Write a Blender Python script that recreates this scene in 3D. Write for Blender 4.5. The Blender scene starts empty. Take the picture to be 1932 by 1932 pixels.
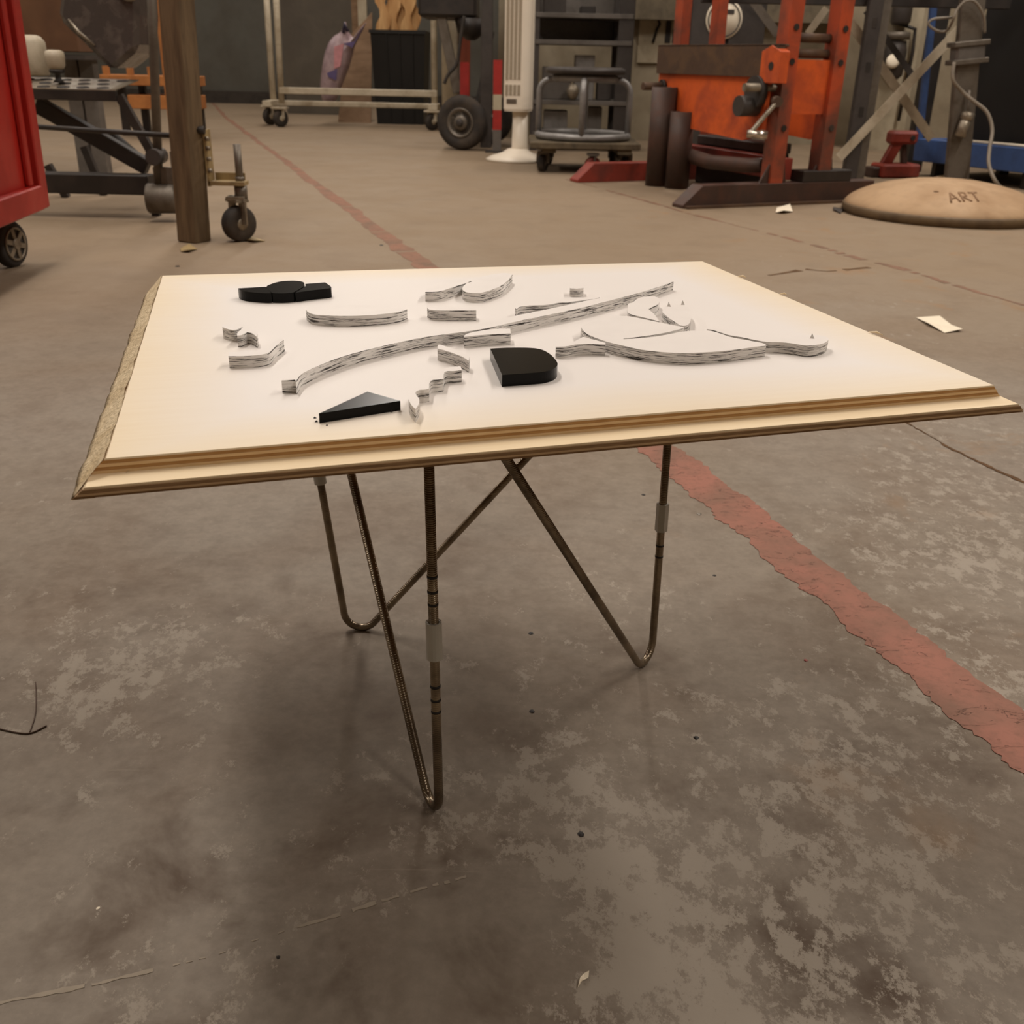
import bpy, bmesh, math, random
from mathutils import Vector, Matrix, noise as mnoise
random.seed(7)
sc = bpy.context.scene
COL = sc.collection
PI = math.pi

# ---------------------------------------------------------------- camera
cd = bpy.data.cameras.new('camera')
cam = bpy.data.objects.new('camera', cd)
COL.objects.link(cam)
th, ro = math.radians(24.5), math.radians(1.3)
fw = Vector((0, math.cos(th), -math.sin(th)))
up = Vector((0, math.sin(th), math.cos(th)))
rt = Vector((1, 0, 0))
r2 = rt * math.cos(ro) + up * math.sin(ro)
u2 = -rt * math.sin(ro) + up * math.cos(ro)
M = Matrix((r2, u2, -fw)).transposed().to_4x4()
M.translation = Vector((0, 0, 0.6))
cam.matrix_world = M
cd.sensor_width = 36.0
cd.lens = 1870 / 1932 * 36.0
cd.clip_start = 0.02
cd.dof.use_dof = True
cd.dof.focus_distance = 0.82
cd.dof.aperture_fstop = 17.0
sc.camera = cam

# ---------------------------------------------------------------- world, lights, exposure
w = bpy.data.worlds.new('world')
sc.world = w
w.use_nodes = True
w.node_tree.nodes['Background'].inputs[0].default_value = (0.55, 0.47, 0.38, 1)
w.node_tree.nodes['Background'].inputs[1].default_value = 0.15

def strip(x, y, z, sx, sy, power, color=(1.0, 0.915, 0.83)):
    ld = bpy.data.lights.new('fluorescent_light', 'AREA')
    ld.shape = 'RECTANGLE'; ld.size = sx; ld.size_y = sy
    ld.energy = power; ld.color = color
    o = bpy.data.objects.new('fluorescent_light', ld)
    o.location = (x, y, z)
    COL.objects.link(o)
# ceiling strip lights in three rows running down the workshop
for yy, pw in ((2.8, 118), (6.2, 75), (9.6, 62), (12.8, 55)):
    strip(-1.45, yy, 4.3, 0.3, 2.4, pw)
    strip(3.0, yy + .4, 4.3, 0.3, 2.4, pw * (1.05 if yy < 3 else 1.45))
    strip(-5.6, yy + .4, 4.3, 0.3, 2.4, pw * .6)
strip(3.0, -.6, 4.3, 0.3, 2.4, 85)
strip(-5.6, -.6, 4.3, 0.3, 2.4, 25)
sc.view_settings.view_transform = 'Standard'
sc.view_settings.look = 'None'
sc.view_settings.exposure = -0.05
sc.view_settings.gamma = 1.0
sc.view_settings.use_curve_mapping = False

# ---------------------------------------------------------------- material helpers
def c8(r, g, b):
    f = lambda v: (v / 255 / 12.92) if v / 255 <= .04045 else ((v / 255 + .055) / 1.055) ** 2.4
    return (f(r), f(g), f(b), 1)

class NT:
    def __init__(s, name):
        s.m = bpy.data.materials.new(name); s.m.use_nodes = True
        s.t = s.m.node_tree; s.n = s.t.nodes
        s.b = s.n['Principled BSDF']
        s._tc = None
    def new(s, t, **kw):
        n = s.n.new(t)
        for k, v in kw.items(): setattr(n, k, v)
        return n
    def link(s, a, b): s.t.links.new(a, b)
    def setin(s, sock, v):
        if isinstance(v, bpy.types.NodeSocket): s.link(v, sock)
        elif v is not None: sock.default_value = v
    def co(s, kind='Object', scale=(1, 1, 1), rot=(0, 0, 0), loc=(0, 0, 0)):
        if s._tc is None: s._tc = s.new('ShaderNodeTexCoord')
        mp = s.new('ShaderNodeMapping')
        s.link(s._tc.outputs[kind], mp.inputs[0])
        mp.inputs['Location'].default_value = loc
        mp.inputs['Rotation'].default_value = rot
        mp.inputs['Scale'].default_value = scale
        return mp.outputs[0]
    def noise(s, vec, scale, detail=4, rough=.55, dist=0):
        n = s.new('ShaderNodeTexNoise')
        s.setin(n.inputs['Vector'], vec)
        n.inputs['Scale'].default_value = scale; n.inputs['Detail'].default_value = detail
        n.inputs['Roughness'].default_value = rough; n.inputs['Distortion'].default_value = dist
        return n.outputs['Fac']
    def voro(s, vec, scale, feature='F1'):
        n = s.new('ShaderNodeTexVoronoi', feature=feature)
        s.setin(n.inputs['Vector'], vec); n.inputs['Scale'].default_value = scale
        return n.outputs['Distance']
    def rng(s, v, a, b, c=0., d=1.):
        n = s.new('ShaderNodeMapRange'); n.clamp = True
        s.setin(n.inputs[0], v)
        for i, x in zip((1, 2, 3, 4), (a, b, c, d)): n.inputs[i].default_value = x
        return n.outputs[0]
    def mth(s, op, a, b=None, c=None):
        n = s.new('ShaderNodeMath', operation=op)
        s.setin(n.inputs[0], a)
        if b is not None: s.setin(n.inputs[1], b)
        if c is not None: s.setin(n.inputs[2], c)
        return n.outputs[0]
    def mix(s, f, a, b):
        n = s.new('ShaderNodeMix', data_type='RGBA')
        s.setin(n.inputs[0], f); s.setin(n.inputs[6], a); s.setin(n.inputs[7], b)
        return n.outputs[2]
    def sep(s, vec):
        n = s.new('ShaderNodeSeparateXYZ'); s.link(vec, n.inputs[0]); return n.outputs
    def dist(s, vec, p):
        n = s.new('ShaderNodeVectorMath', operation='DISTANCE')
        s.link(vec, n.inputs[0]); n.inputs[1].default_value = p
        return n.outputs['Value']
    def bump(s, h, strength=.3, dist=.002):
        n = s.new('ShaderNodeBump')
        n.inputs['Strength'].default_value = strength; n.inputs['Distance'].default_value = dist
        s.link(h, n.inputs['Height']); s.link(n.outputs[0], s.b.inputs['Normal'])
    def out(s, color=None, rough=None, metal=None, spec=None):
        s.setin(s.b.inputs['Base Color'], color); s.setin(s.b.inputs['Roughness'], rough)
        s.setin(s.b.inputs['Metallic'], metal); s.setin(s.b.inputs['Specular IOR Level'], spec)
        return s.m

MATS = {}
def worn(name, col, col2=None, rough=.5, metal=0., scale=9, lo=.45, hi=.7, bump=.0, spec=.5):
    """paint / metal / plastic with blotchy wear in a second colour"""
    if name in MATS: return MATS[name]
    t = NT(name)
    v = t.co()
    n1 = t.noise(v, scale, 6, .6, .4)
    if col2 is None: col2 = tuple(x * .6 for x in col[:3]) + (1,)
    k = t.mix(t.rng(n1, lo, hi), col, col2)
    n2 = t.noise(v, scale * 7, 3)
    k = t.mix(t.rng(n2, .5, .8, 0, .35), k, tuple(x * .55 for x in col[:3]) + (1,))
    t.out(k, t.rng(n1, .3, .7, max(rough - .12, .03), min(rough + .12, 1)), metal, spec)
    if bump: t.bump(n2, bump, .003)
    MATS[name] = t.m
    return t.m

# ---------------------------------------------------------------- mesh helpers
def earclip(pts, nrm):
    """triangles (index triples) of a simple planar polygon, wound so that they face nrm"""
    n = len(pts); nv = Vector()
    for i in range(n): nv += pts[i].cross(pts[(i + 1) % n])
    k = max(range(3), key=lambda i: abs(nv[i])); ax = [(1, 2), (2, 0), (0, 1)][k]
    P = [(p[ax[0]], p[ax[1]]) for p in pts]
    idx = list(range(n))
    if nv[k] < 0: idx.reverse()
    def cr(a, b, c): return (b[0] - a[0]) * (c[1] - a[1]) - (b[1] - a[1]) * (c[0] - a[0])
    out = []; guard = 0
    while len(idx) > 3 and guard < 5000:
        guard += 1; best = None
        for q in range(len(idx)):
            i0, i1, i2 = idx[q - 1], idx[q], idx[(q + 1) % len(idx)]
            a, b, c = P[i0], P[i1], P[i2]
            w = cr(a, b, c)
            if w <= 1e-14: continue
            if any(cr(a, b, P[j]) > -1e-14 and cr(b, c, P[j]) > -1e-14 and cr(c, a, P[j]) > -1e-14 for j in idx if j not in (i0, i1, i2)): continue
            best = q; break
        if best is None: best = max(range(len(idx)), key=lambda q: cr(P[idx[q - 1]], P[idx[q]], P[idx[(q + 1) % len(idx)]]))
        out.append((idx[best - 1], idx[best], idx[(best + 1) % len(idx)])); idx.pop(best)
    out.append(tuple(idx))
    f = out[0]
    fn = sum(((pts[t[1]] - pts[t[0]]).cross(pts[t[2]] - pts[t[0]]) for t in out), Vector())
    if fn.dot(nrm) < 0: out = [t[::-1] for t in out]
    return out

class MB:
    def __init__(s, M=None): s.v = []; s.f = []; s.mi = []; s.sm = []; s.M = M
    def add(s, vs, fs, mi=0, smooth=False):
        o = len(s.v)
        for p in vs:
            p = Vector(p)
            s.v.append(s.M @ p if s.M else p)
        for f in fs:
            s.f.append([o + i for i in f]); s.mi.append(mi); s.sm.append(smooth)
        return s
    def box(s, c, d, rz=0, mi=0, R=None):
        hx, hy, hz = d[0] / 2, d[1] / 2, d[2] / 2
        R = R or Matrix.Rotation(rz, 3, 'Z')
        vs = [Vector(c) + R @ Vector((a * hx, b * hy, e * hz)) for e in (-1, 1) for a, b in ((-1, -1), (1, -1), (1, 1), (-1, 1))]
        return s.add(vs, [(3, 2, 1, 0), (4, 5, 6, 7), (0, 1, 5, 4), (1, 2, 6, 5), (2, 3, 7, 6), (3, 0, 4, 7)], mi)
    def obox(s, p, q, mi=0):
        return s.box([(a + b) / 2 for a, b in zip(p, q)], [abs(a - b) for a, b in zip(p, q)], mi=mi)
    def frame(s, p, q, ref=(0, 0, 1)):
        d = (Vector(q) - Vector(p)); L = d.length; d.normalize()
        r = Vector(ref)
        if abs(d.dot(r)) > .95: r = Vector((0, 1, 0))
        a = d.cross(r).normalized(); b = a.cross(d).normalized()
        return d, a, b, L
    def bar(s, p, q, wa, wb, mi=0, ref=(0, 0, 1)):
        """rectangular bar from p to q; wa sideways, wb towards ref"""
        d, a, b, L = s.frame(p, q, ref)
        R = Matrix((d, a, b)).transposed()
        return s.box((Vector(p) + Vector(q)) / 2, (L, wa, wb), mi=mi, R=R)
    def tube(s, pts, r, n=10, closed=False, mi=0, caps=True):
        pts = [Vector(p) for p in pts]; N = len(pts)
        rs = r if isinstance(r, (list, tuple)) else [r] * N
        vs = []; prev = None
        for i, p in enumerate(pts):
            if closed: t = pts[(i + 1) % N] - pts[i - 1]
            else: t = pts[min(i + 1, N - 1)] - pts[max(i - 1, 0)]
            t.normalize()
            if prev is None:
                ref = Vector((0, 0, 1)) if abs(t.z) < .9 else Vector((0, 1, 0))
                a = t.cross(ref).normalized()
            else: a = (prev - t * prev.dot(t)).normalized()
            prev = a; b = t.cross(a)
            for k in range(n):
                an = 2 * PI * k / n
                vs.append(p + (a * math.cos(an) + b * math.sin(an)) * rs[i])
        fs = []
        for i in range(N if closed else N - 1):
            j = (i + 1) % N
            for k in range(n):
                k2 = (k + 1) % n
                fs.append((i * n + k, i * n + k2, j * n + k2, j * n + k))
        s.add(vs, fs, mi, True)
        if caps and not closed:
            o = len(s.v) - len(vs)
            s.f.append([o + k for k in range(n)][::-1]); s.mi.append(mi); s.sm.append(False)
            s.f.append([o + (N - 1) * n + k for k in range(n)]); s.mi.append(mi); s.sm.append(False)
        return s
    def cyl(s, p, q, r, n=16, mi=0, r2=None):
        return s.tube([p, q], [r, r if r2 is None else r2], n, mi=mi)
    def lathe(s, prof, c, axis=(0, 0, 1), n=32, mi=0):
        """prof: list of (radius, height along axis)"""
        ax = Vector(axis).normalized()
        ref = Vector((0, 0, 1)) if abs(ax.z) < .9 else Vector((1, 0, 0))
        a = ax.cross(ref).normalized(); b = ax.cross(a)
        vs = []
        for r, h in prof:
            for k in range(n):
                t = 2 * PI * k / n
                vs.append(Vector(c) + ax * h + (a * math.cos(t) + b * math.sin(t)) * max(r, .0002))
        fs = []
        for i in range(len(prof) - 1):
            for k in range(n):
                k2 = (k + 1) % n
                fs.append((i * n + k, i * n + k2, (i + 1) * n + k2, (i + 1) * n + k))
        fs.append(list(range(n))[::-1])
        fs.append([(len(prof) - 1) * n + k for k in range(n)])
        return s.add(vs, fs, mi, True)
    def torus(s, c, axis, R, r, n=32, m=8, mi=0):
        ax = Vector(axis).normalized()
        ref = Vector((0, 0, 1)) if abs(ax.z) < .9 else Vector((1, 0, 0))
        a = ax.cross(ref).normalized(); b = ax.cross(a)
        return s.tube([Vector(c) + (a * math.cos(2 * PI * k / n) + b * math.sin(2 * PI * k / n)) * R for k in range(n)], r, m, True, mi)
    def plate(s, pts, ext, mi=0, smi=None):
        """polygon pts (3D) extruded by the vector ext"""
        pts = [Vector(p) for p in pts]; n = len(pts); e = Vector(ext)
        if smi is None: smi = mi
        s.add(pts + [p + e for p in pts], [], 0)
        o = len(s.v) - 2 * n
        if n > 5:
            tris = earclip(pts, e)
            caps = [[o + n + i for i in t] for t in tris] + [[o + i for i in t[::-1]] for t in tris]
        else: caps = [[o + i for i in range(n)][::-1], [o + n + i for i in range(n)]]
        for c in caps: s.f.append(c); s.mi.append(mi); s.sm.append(False)
        for i in range(n):
            j = (i + 1) % n
            s.f.append([o + i, o + j, o + n + j, o + n + i]); s.mi.append(smi); s.sm.append(False)
        return s
    def build(s, name, mats, parent=None, origin=(0, 0, 0), bevel=0, segs=1):
        me = bpy.data.meshes.new(name)
        o3 = Vector(origin)
        me.from_pydata([tuple(p - o3) for p in s.v], [], s.f)
        if not isinstance(mats, (list, tuple)): mats = [mats]
        for m in mats: me.materials.append(m)
        for p, mi, sm in zip(me.polygons, s.mi, s.sm): p.material_index = mi; p.use_smooth = sm
        bm = bmesh.new(); bm.from_mesh(me)
        bmesh.ops.recalc_face_normals(bm, faces=bm.faces)
        if bevel:
            es = [e for e in bm.edges if len(e.link_faces) == 2 and e.calc_face_angle(0) > .6]
            bmesh.ops.bevel(bm, geom=es, offset=bevel, segments=segs, affect='EDGES', profile=.5)
        bm.to_mesh(me); bm.free()
        o = bpy.data.objects.new(name, me)
        COL.objects.link(o)
        if parent is not None: o.parent = parent
        else: o.location = o3
        return o

class Thing:
    def __init__(s, name, label, cat, loc, group=None):
        o = bpy.data.objects.new(name, None)
        o.empty_display_size = .05
        COL.objects.link(o); o.location = loc
        o['label'] = label; o['category'] = cat
        if group: o['group'] = group
        s.o = o; s.loc = Vector(loc)
    def part(s, name, mb, mat, under=None, bevel=0, label=None):
        p = mb.build(name, mat, under if under is not None else s.o, s.loc, bevel)
        if label: p['label'] = label
        return p

def single(name, mb, mat, label, cat, loc, bevel=0, group=None):
    o = mb.build(name, mat, None, loc, bevel)
    o['label'] = label; o['category'] = cat
    if group: o['group'] = group
    return o
def structure(name, mb, mat, loc=(0, 0, 0), bevel=0):
    o = mb.build(name, mat, None, loc, bevel)
    o['kind'] = 'structure'
    return o

def crom(pts, n=5, closed=True):
    """Catmull-Rom through pts (2D/3D); a point written twice in a row is a corner"""
    P = []; corner = []; last = None
    for p in pts:
        if last == tuple(p): corner[-1] = True
        else: P.append(Vector(p)); corner.append(False)
        last = tuple(p)
    N = len(P); out = []
    for i in range(N if closed else N - 1):
        p1, p2 = P[i], P[(i + 1) % N]
        p0 = p1 if (corner[i] or (not closed and i == 0)) else P[i - 1]
        j = (i + 1) % N
        p3 = p2 if (corner[j] or (not closed and i == N - 2)) else P[(i + 2) % N]
        for k in range(n):
            t = k / n
            out.append(.5 * ((2 * p1) + (p2 - p0) * t + (2 * p0 - 5 * p1 + 4 * p2 - p3) * t * t + (3 * p1 - p0 - 3 * p2 + p3) * t ** 3))
    if not closed: out.append(P[-1])
    return out

def fillet(a, b, c, r, n=10):
    """polyline a -> b -> c with corner b rounded to radius r"""
    a, b, c = Vector(a), Vector(b), Vector(c)
    u = (a - b).normalized(); v = (c - b).normalized()
    half = u.angle(v) / 2
    d = r / math.tan(half)
    ctr = b + (u + v).normalized() * (r / math.sin(half))
    p, q = b + u * d, b + v * d
    x = (p - ctr).normalized(); y = (q - ctr).normalized()
    ang = x.angle(y)
    pts = [a]
    for k in range(n + 1):
        t = k / n
        pts.append(ctr + (x * math.sin((1 - t) * ang) + y * math.sin(t * ang)) / math.sin(ang) * r)
    return pts + [c]

# ---------------------------------------------------------------- materials
def mat_floor():
    t = NT('worn_painted_concrete')
    v = t.co()
    x, y, z = t.sep(v)
    big = t.noise(v, .9, 3, .5)
    mid = t.noise(v, 3.2, 5, .55, .5)
    # slab: grey-brown sealed concrete
    base = t.mix(t.rng(big, .38, .62), c8(136, 127, 116), c8(128, 117, 103))
    base = t.mix(t.rng(mid, .45, .7, 0, .55), base, c8(112, 94, 78))
    mot = t.noise(v, 24, 9, .72, 0)
    base = t.mix(t.rng(mot, .42, .66, 0, .4), base, c8(150, 138, 124))
    base = t.mix(t.rng(mot, .52, .3, 0, .3), base, c8(104, 88, 74))
    fine = t.noise(v, 90, 4, .6)
    base = t.mix(t.rng(fine, .35, .75, 0, .28), base, c8(98, 86, 75))
    # traffic dust away from the wet-mopped middle
    dust = t.rng(t.mth('ADD', y, t.mth('MULTIPLY', big, 1.6)), 2.2, 4.2)
    base = t.mix(t.mth('MULTIPLY', dust, .75), base, c8(136, 117, 94))
    # bare worn-through patches, crisp flaky edges
    vr = t.co(rot=(0, 0, .5), scale=(1, .75, 1))
    p1 = t.mth('MULTIPLY_ADD', t.noise(vr, 34, 14, .8, 0), 1.7, -.35)
    region = t.noise(v, 2.6, 3, .55)
    rx = t.rng(x, -.3, .35, -.03, .045)
    ry = t.rng(y, .6, 1.15, .0, -.12)
    ry2 = t.rng(y, 1.3, 2.2, 0, -.2)
    rr = t.mth('MULTIPLY', t.rng(x, .45, .75), t.rng(y, .8, 1.2, 0, .13))
    thr = t.mth('ADD', t.mth('ADD', p1, t.mth('MULTIPLY', t.mth('SUBTRACT', region, .5), .62)), t.mth('ADD', t.mth('ADD', t.mth('ADD', rx, rr), ry), ry2))
    # the places where feet and wheels have worn the sealer through
    for p_, r_, a_ in (((0.044, 0.824, 0), .07, .10), ((0.070, 0.721, 0), .08, .13), ((0.103, 0.612, 0), .085, .17), ((0.120, 0.510, 0), .09, .17), ((-0.361, 0.904, 0), .16, .12), ((-0.455, 0.842, 0), .12, .10), ((0.246, 0.749, 0), .2, .07), ((0.294, 0.589, 0), .2, .08)):
        thr = t.mth('ADD', thr, t.rng(t.dist(v, p_), r_ * .25, r_, a_ * .8, 0))
    for p_, r_, a_ in (((0.001, 0.550, 0), .09, .2), ((-0.193, 0.833, 0), .1, .12), ((-0.090, 0.483, 0), .1, .12)):
        thr = t.mth('SUBTRACT', thr, t.rng(t.dist(v, p_), r_ * .3, r_, a_, 0))
    patch = t.rng(thr, .55, .62)
    base = t.mix(t.mth('MULTIPLY', patch, .85), base, c8(154, 144, 131))
    # dark sealed remnants next to them
    p2 = t.noise(v, 6, 6, .6, .3)
    dk = t.mth('MULTIPLY', t.rng(p2, .52, .68), t.rng(y, .5, 1.4, 1., .15))
    base = t.mix(t.mth('MULTIPLY', dk, t.mth('SUBTRACT', 1., patch)), base, c8(84, 69, 56))
    # ochre rust spots to the right
    oc = t.mth('MULTIPLY', t.rng(t.noise(v, 4.5, 5, .6, .4), .6, .72), t.rng(x, .1, .6))
    base = t.mix(t.mth('MULTIPLY', oc, .7), base, c8(140, 108, 74))
    # long pale scrape marks
    vs = t.co(rot=(0, 0, -.28), scale=(.8, 18, 1))
    sc_ = t.rng(t.noise(vs, 2.6, 7, .66), .655, .69)
    sc_ = t.mth('MULTIPLY', sc_, t.rng(y, .4, 1.0, .7, 0))
    base = t.mix(sc_, base, c8(150, 139, 124))
    # tiny white and black specks
    sp = t.rng(t.voro(v, 55), .0, .035, 1, 0)
    base = t.mix(t.mth('MULTIPLY', sp, .5), base, c8(160, 150, 138))
    t.out(base, t.rng(mid, .3, .7, .6, .78), 0, .2)
    t.bump(t.mth('ADD', t.mth('MULTIPLY', fine, .4), t.mth('MULTIPLY', patch, .3)), .22, .002)
    return t.m

def mat_redline(name='flaking_red_paint', ca=(150, 100, 84), cb=(126, 92, 76)):
    t = NT(name); v = t.co()
    n = t.noise(v, 9, 5, .6)
    k = t.mix(t.rng(n, .4, .65), c8(*ca), c8(*cb))
    vv = t.co(rot=(0, 0, .2), scale=(1, 2.2, 1))
    cr = t.noise(vv, 16, 5, .6, 1.2)
    fr = t.mth('FRACT', t.mth('MULTIPLY', cr, 4.2))
    line = t.mth('ABSOLUTE', t.mth('SUBTRACT', fr, .5))
    ck = t.mth('MULTIPLY', t.rng(line, .0, .05, 1, 0), t.rng(t.noise(v, 34, 3), .4, .5))
    k = t.mix(t.mth('MULTIPLY', ck, .85), k, c8(62, 42, 34))
    k = t.mix(t.mth('MULTIPLY', t.rng(t.noise(v, 70, 5, .7), .48, .7), .6), k, c8(116, 82, 66))
    t.out(k, .7, 0, .3)
    t.bump(t.mth('SUBTRACT', n, ck), .4, .003)
    return t.m

def birch(t, v, a=(226, 200, 160), b=(206, 172, 126)):
    vs = t.mix(0., v, v)
    g = t.noise(t.co(scale=(6, 120, 60)), 1.6, 5, .6, .2)
    return t.mix(t.rng(g, .35, .75, 0, .6), c8(*a), c8(*b))

def mat_tabletop():
    t = NT('white_sprayed_birch'); v = t.co()
    x, y, z = t.sep(v)
    wood = birch(t, v, (232, 214, 182), (224, 202, 164))
    n = t.noise(v, 5, 3, .5)
    # white paint sprayed over the middle, fading to raw birch at the rim
    ax = t.mth('ABSOLUTE', t.mth('SUBTRACT', x, .005))
    ex = t.mth('SUBTRACT', .33, ax)
    ey = t.mth('SUBTRACT', .285, t.mth('ABSOLUTE', t.mth('ADD', y, -.004)))
    e = t.mth('MINIMUM', ex, ey)
    e = t.mth('ADD', e, t.mth('MULTIPLY', t.mth('SUBTRACT', n, .5), .05))
    paint = t.rng(e, .0, .095)
    k = t.mix(paint, wood, c8(230, 224, 219))
    sp = t.rng(t.voro(v, 130), 0, .05, 1, 0)
    k = t.mix(t.mth('MULTIPLY', sp, .05), k, c8(120, 110, 100))
    t.out(k, .5, 0, .35)
    t.bump(t.noise(v, 300, 3), .06, .0006)
    return t.m

def mat_ply(name, a, b, dark=.5):
    t = NT(name); v = t.co(scale=(25, 25, 300))
    n = t.noise(v, 2, 5, .6)
    k = t.mix(t.rng(n, .3, .7), c8(*a), c8(*b))
    t.out(k, .7, 0, .25)
    t.bump(n, .3, .0008)
    return t.m

def mat_streaky():
    """plywood cut edge under thin white paint: charred glue lines and rubbed grey streaks"""
    t = NT('streaky_ply_edge'); 
    v1 = t.co(scale=(30, 30, 900)); v2 = t.co(scale=(34, 34, 800)); v3 = t.co()
    n1 = t.noise(v1, 1., 4, .6); n2 = t.noise(v2, 1.3, 5, .65); n3 = t.noise(v3, 14, 3)
    k = t.mix(t.rng(n3, .35, .65), c8(250, 247, 244), c8(228, 223, 218))
    k = t.mix(t.rng(n1, .5, .7, 0, .6), k, c8(172, 166, 160))
    lines = t.rng(n2, .52, .58)
    k = t.mix(t.mth('MULTIPLY', lines, .95), k, c8(44, 39, 36))
    t.out(k, .75, 0, .2)
    t.bump(n2, .35, .0008)
    return t.m

def simple(name, col, rough=.5, metal=0., spec=.5, var=.15, scale=20, bump=0):
    if name in MATS: return MATS[name]
    t = NT(name); n = t.noise(t.co(), scale, 4)
    k = t.mix(t.rng(n, .3, .7, 0, 1), tuple(min(1, x * (1 + var)) for x in col[:3]) + (1,), tuple(x * (1 - var) for x in col[:3]) + (1,))
    t.out(k, rough, metal, spec)
    if bump: t.bump(n, bump, .002)
    MATS[name] = t.m
    return t.m

def mat_rod():
    t = NT('threaded_steel'); v = t.co()
    n = t.noise(v, 30, 3)
    wv = t.new('ShaderNodeTexWave', wave_type='BANDS', bands_direction='Z')
    t.link(v, wv.inputs[0]); wv.inputs['Scale'].default_value = 170
    k = t.mix(t.rng(n, .35, .65), c8(150, 136, 116), c8(104, 92, 78))
    t.out(k, .3, .95)
    t.bump(wv.outputs['Fac'], .35, .0006)
    return t.m

def mat_wood(name, a, b, sc=(2, 2, .15), k_=8):
    if name in MATS: return MATS[name]
    t = NT(name); n = t.noise(t.co(scale=sc), k_, 5, .6, .6)
    t.out(t.mix(t.rng(n, .35, .65), c8(*a), c8(*b)), .75, 0, .25)
    t.bump(n, .2, .003); MATS[name] = t.m
    return t.m

M_FLOOR = mat_floor(); M_RED = mat_redline(); M_RED2 = mat_redline('faded_red_paint', (138, 98, 78), (114, 90, 72))
M_TOP = mat_tabletop(); M_STREAK = mat_streaky(); M_ROD = mat_rod()
t_ = NT('white_spray_paint'); nn = t_.noise(t_.co(), 40, 3)
t_.out(t_.mix(t_.rng(nn, .3, .7), c8(232, 226, 221), c8(228, 222, 217)), .5, 0, .3); M_WHITE = t_.m
M_BLACK = simple('glossy_black_acrylic', (.006, .0055, .005, 1), .22, 0, .1, .1)
M_PLYD = mat_ply('ply_end_grain', (196, 154, 102), (172, 130, 82))
M_PLYL = mat_ply('ply_long_grain', (232, 202, 158), (216, 182, 136))
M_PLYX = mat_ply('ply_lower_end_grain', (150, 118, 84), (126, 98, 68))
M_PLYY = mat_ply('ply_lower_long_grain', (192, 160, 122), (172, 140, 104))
t_ = NT('raw_birch_veneer'); t_.out(birch(t_, t_.co(), (236, 216, 182), (222, 196, 154)), .6, 0, .3); M_BIRCH = t_.m
M_ROUGH = worn('sanded_rough_edge', c8(226, 206, 170), c8(202, 178, 138), .8, 0, 30, .4, .65, .8)
M_SLEEVE = simple('milky_plastic_sleeve', c8(176, 172, 162), .4, 0, .5, .05)
M_MARK = simple('marker_ink', c8(28, 22, 20), .6)

# ---------------------------------------------------------------- room shell
mb = MB(); mb.obox((-9, -3, -.1), (8, 15, 0))
floor = structure('floor', mb, M_FLOOR)
M_WALLD = worn('dark_grey_green_wall', c8(86, 84, 76), c8(74, 68, 58), .6, 0, 1.2, .4, .7)
M_CREAM = worn('dingy_cream_wall', c8(150, 138, 116), c8(124, 110, 88), .7, 0, 2.2, .4, .7)
structure('wall_back', MB().obox((-9, 14.3, 0), (-.2, 14.5, 4.6)), M_WALLD)
structure('wall_return', MB().obox((-.2, 9.0, 0), (0, 14.5, 4.6)), M_CREAM)
structure('wall_back_right', MB().obox((0, 9.0, 0), (8, 9.2, 4.6)), M_CREAM)
structure('wall_right', MB().obox((8, -3, 0), (8.2, 9.2, 4.6)), M_CREAM)
structure('wall_left', MB().obox((-9.2, -3, 0), (-9, 14.5, 4.6)), M_CREAM)
structure('wall_front', MB().obox((-9, -3.2, 0), (8, -3, 4.6)), M_CREAM)
structure('ceiling', MB().obox((-9.2, -3.2, 4.6), (8.2, 14.5, 4.7)), simple('white_ceiling', c8(225, 220, 210), .8))
structure('baseboard_back', MB().obox((-9, 14.24, 0), (-.2, 14.3, .15)), worn('black_kickboard', c8(52, 44, 36), None, .7))

def ragged(pts, widths, step, jit, z, seed, gaps=0.):
    """ragged flat strip along a floor polyline"""
    rnd = random.Random(seed); mb = MB(); L = []
    for i in range(len(pts) - 1):
        a, b = Vector(pts[i][:2]), Vector(pts[i + 1][:2])
        n = max(2, int((b - a).length / (step * (1 + .25 * a.y))))
        for k in range(n): L.append((a.lerp(b, k / n), widths[i] + (widths[i + 1] - widths[i]) * k / n, (b - a).normalized()))
    L.append((Vector(pts[-1][:2]), widths[-1], L[-1][2]))
    row = []; slow = 0; slow2 = 0
    for p, w_, d in L:
        slow = slow * .8 + rnd.uniform(-1, 1) * .5; slow2 = slow2 * .8 + rnd.uniform(-1, 1) * .5
        nrm = Vector((-d.y, d.x))
        g = w_ / 2
        row.append((p + nrm * (g + jit * slow + rnd.uniform(-.25, .25) * jit), p - nrm * (g + jit * slow2 + rnd.uniform(-.25, .25) * jit)))
    n = len(row); vs = []
    for a, b in row: vs += [(a.x, a.y, z), (b.x, b.y, z), (a.x, a.y, 0.0), (b.x, b.y, 0.0)]
    skip = [rnd.random() < gaps for _ in range(n)]
    fs = []
    for i in range(n - 1):
        if skip[i]: continue
        o, q = i * 4, i * 4 + 4
        fs += [(o, o + 1, q + 1, q), (o, q, q + 2, o + 2), (o + 1, o + 3, q + 3, q + 1)]
    mb.add(vs, fs)
    return mb
LN = [(.68, .27), (.508, .797), (.2755, 1.512), (-.01, 2.36), (-.282, 3.158), (-1.25, 5.9), (-3.04, 10.96), (-4.1, 14.2)]
structure('trim_1', ragged(LN[:4], [.076, .074, .075, .068], .005, .0075, .0008, 3), M_RED)
structure('trim_5', ragged(LN[3:], [.068, .058, .05, .042, .036], .012, .012, .0008, 8, .02), M_RED2)
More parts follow.
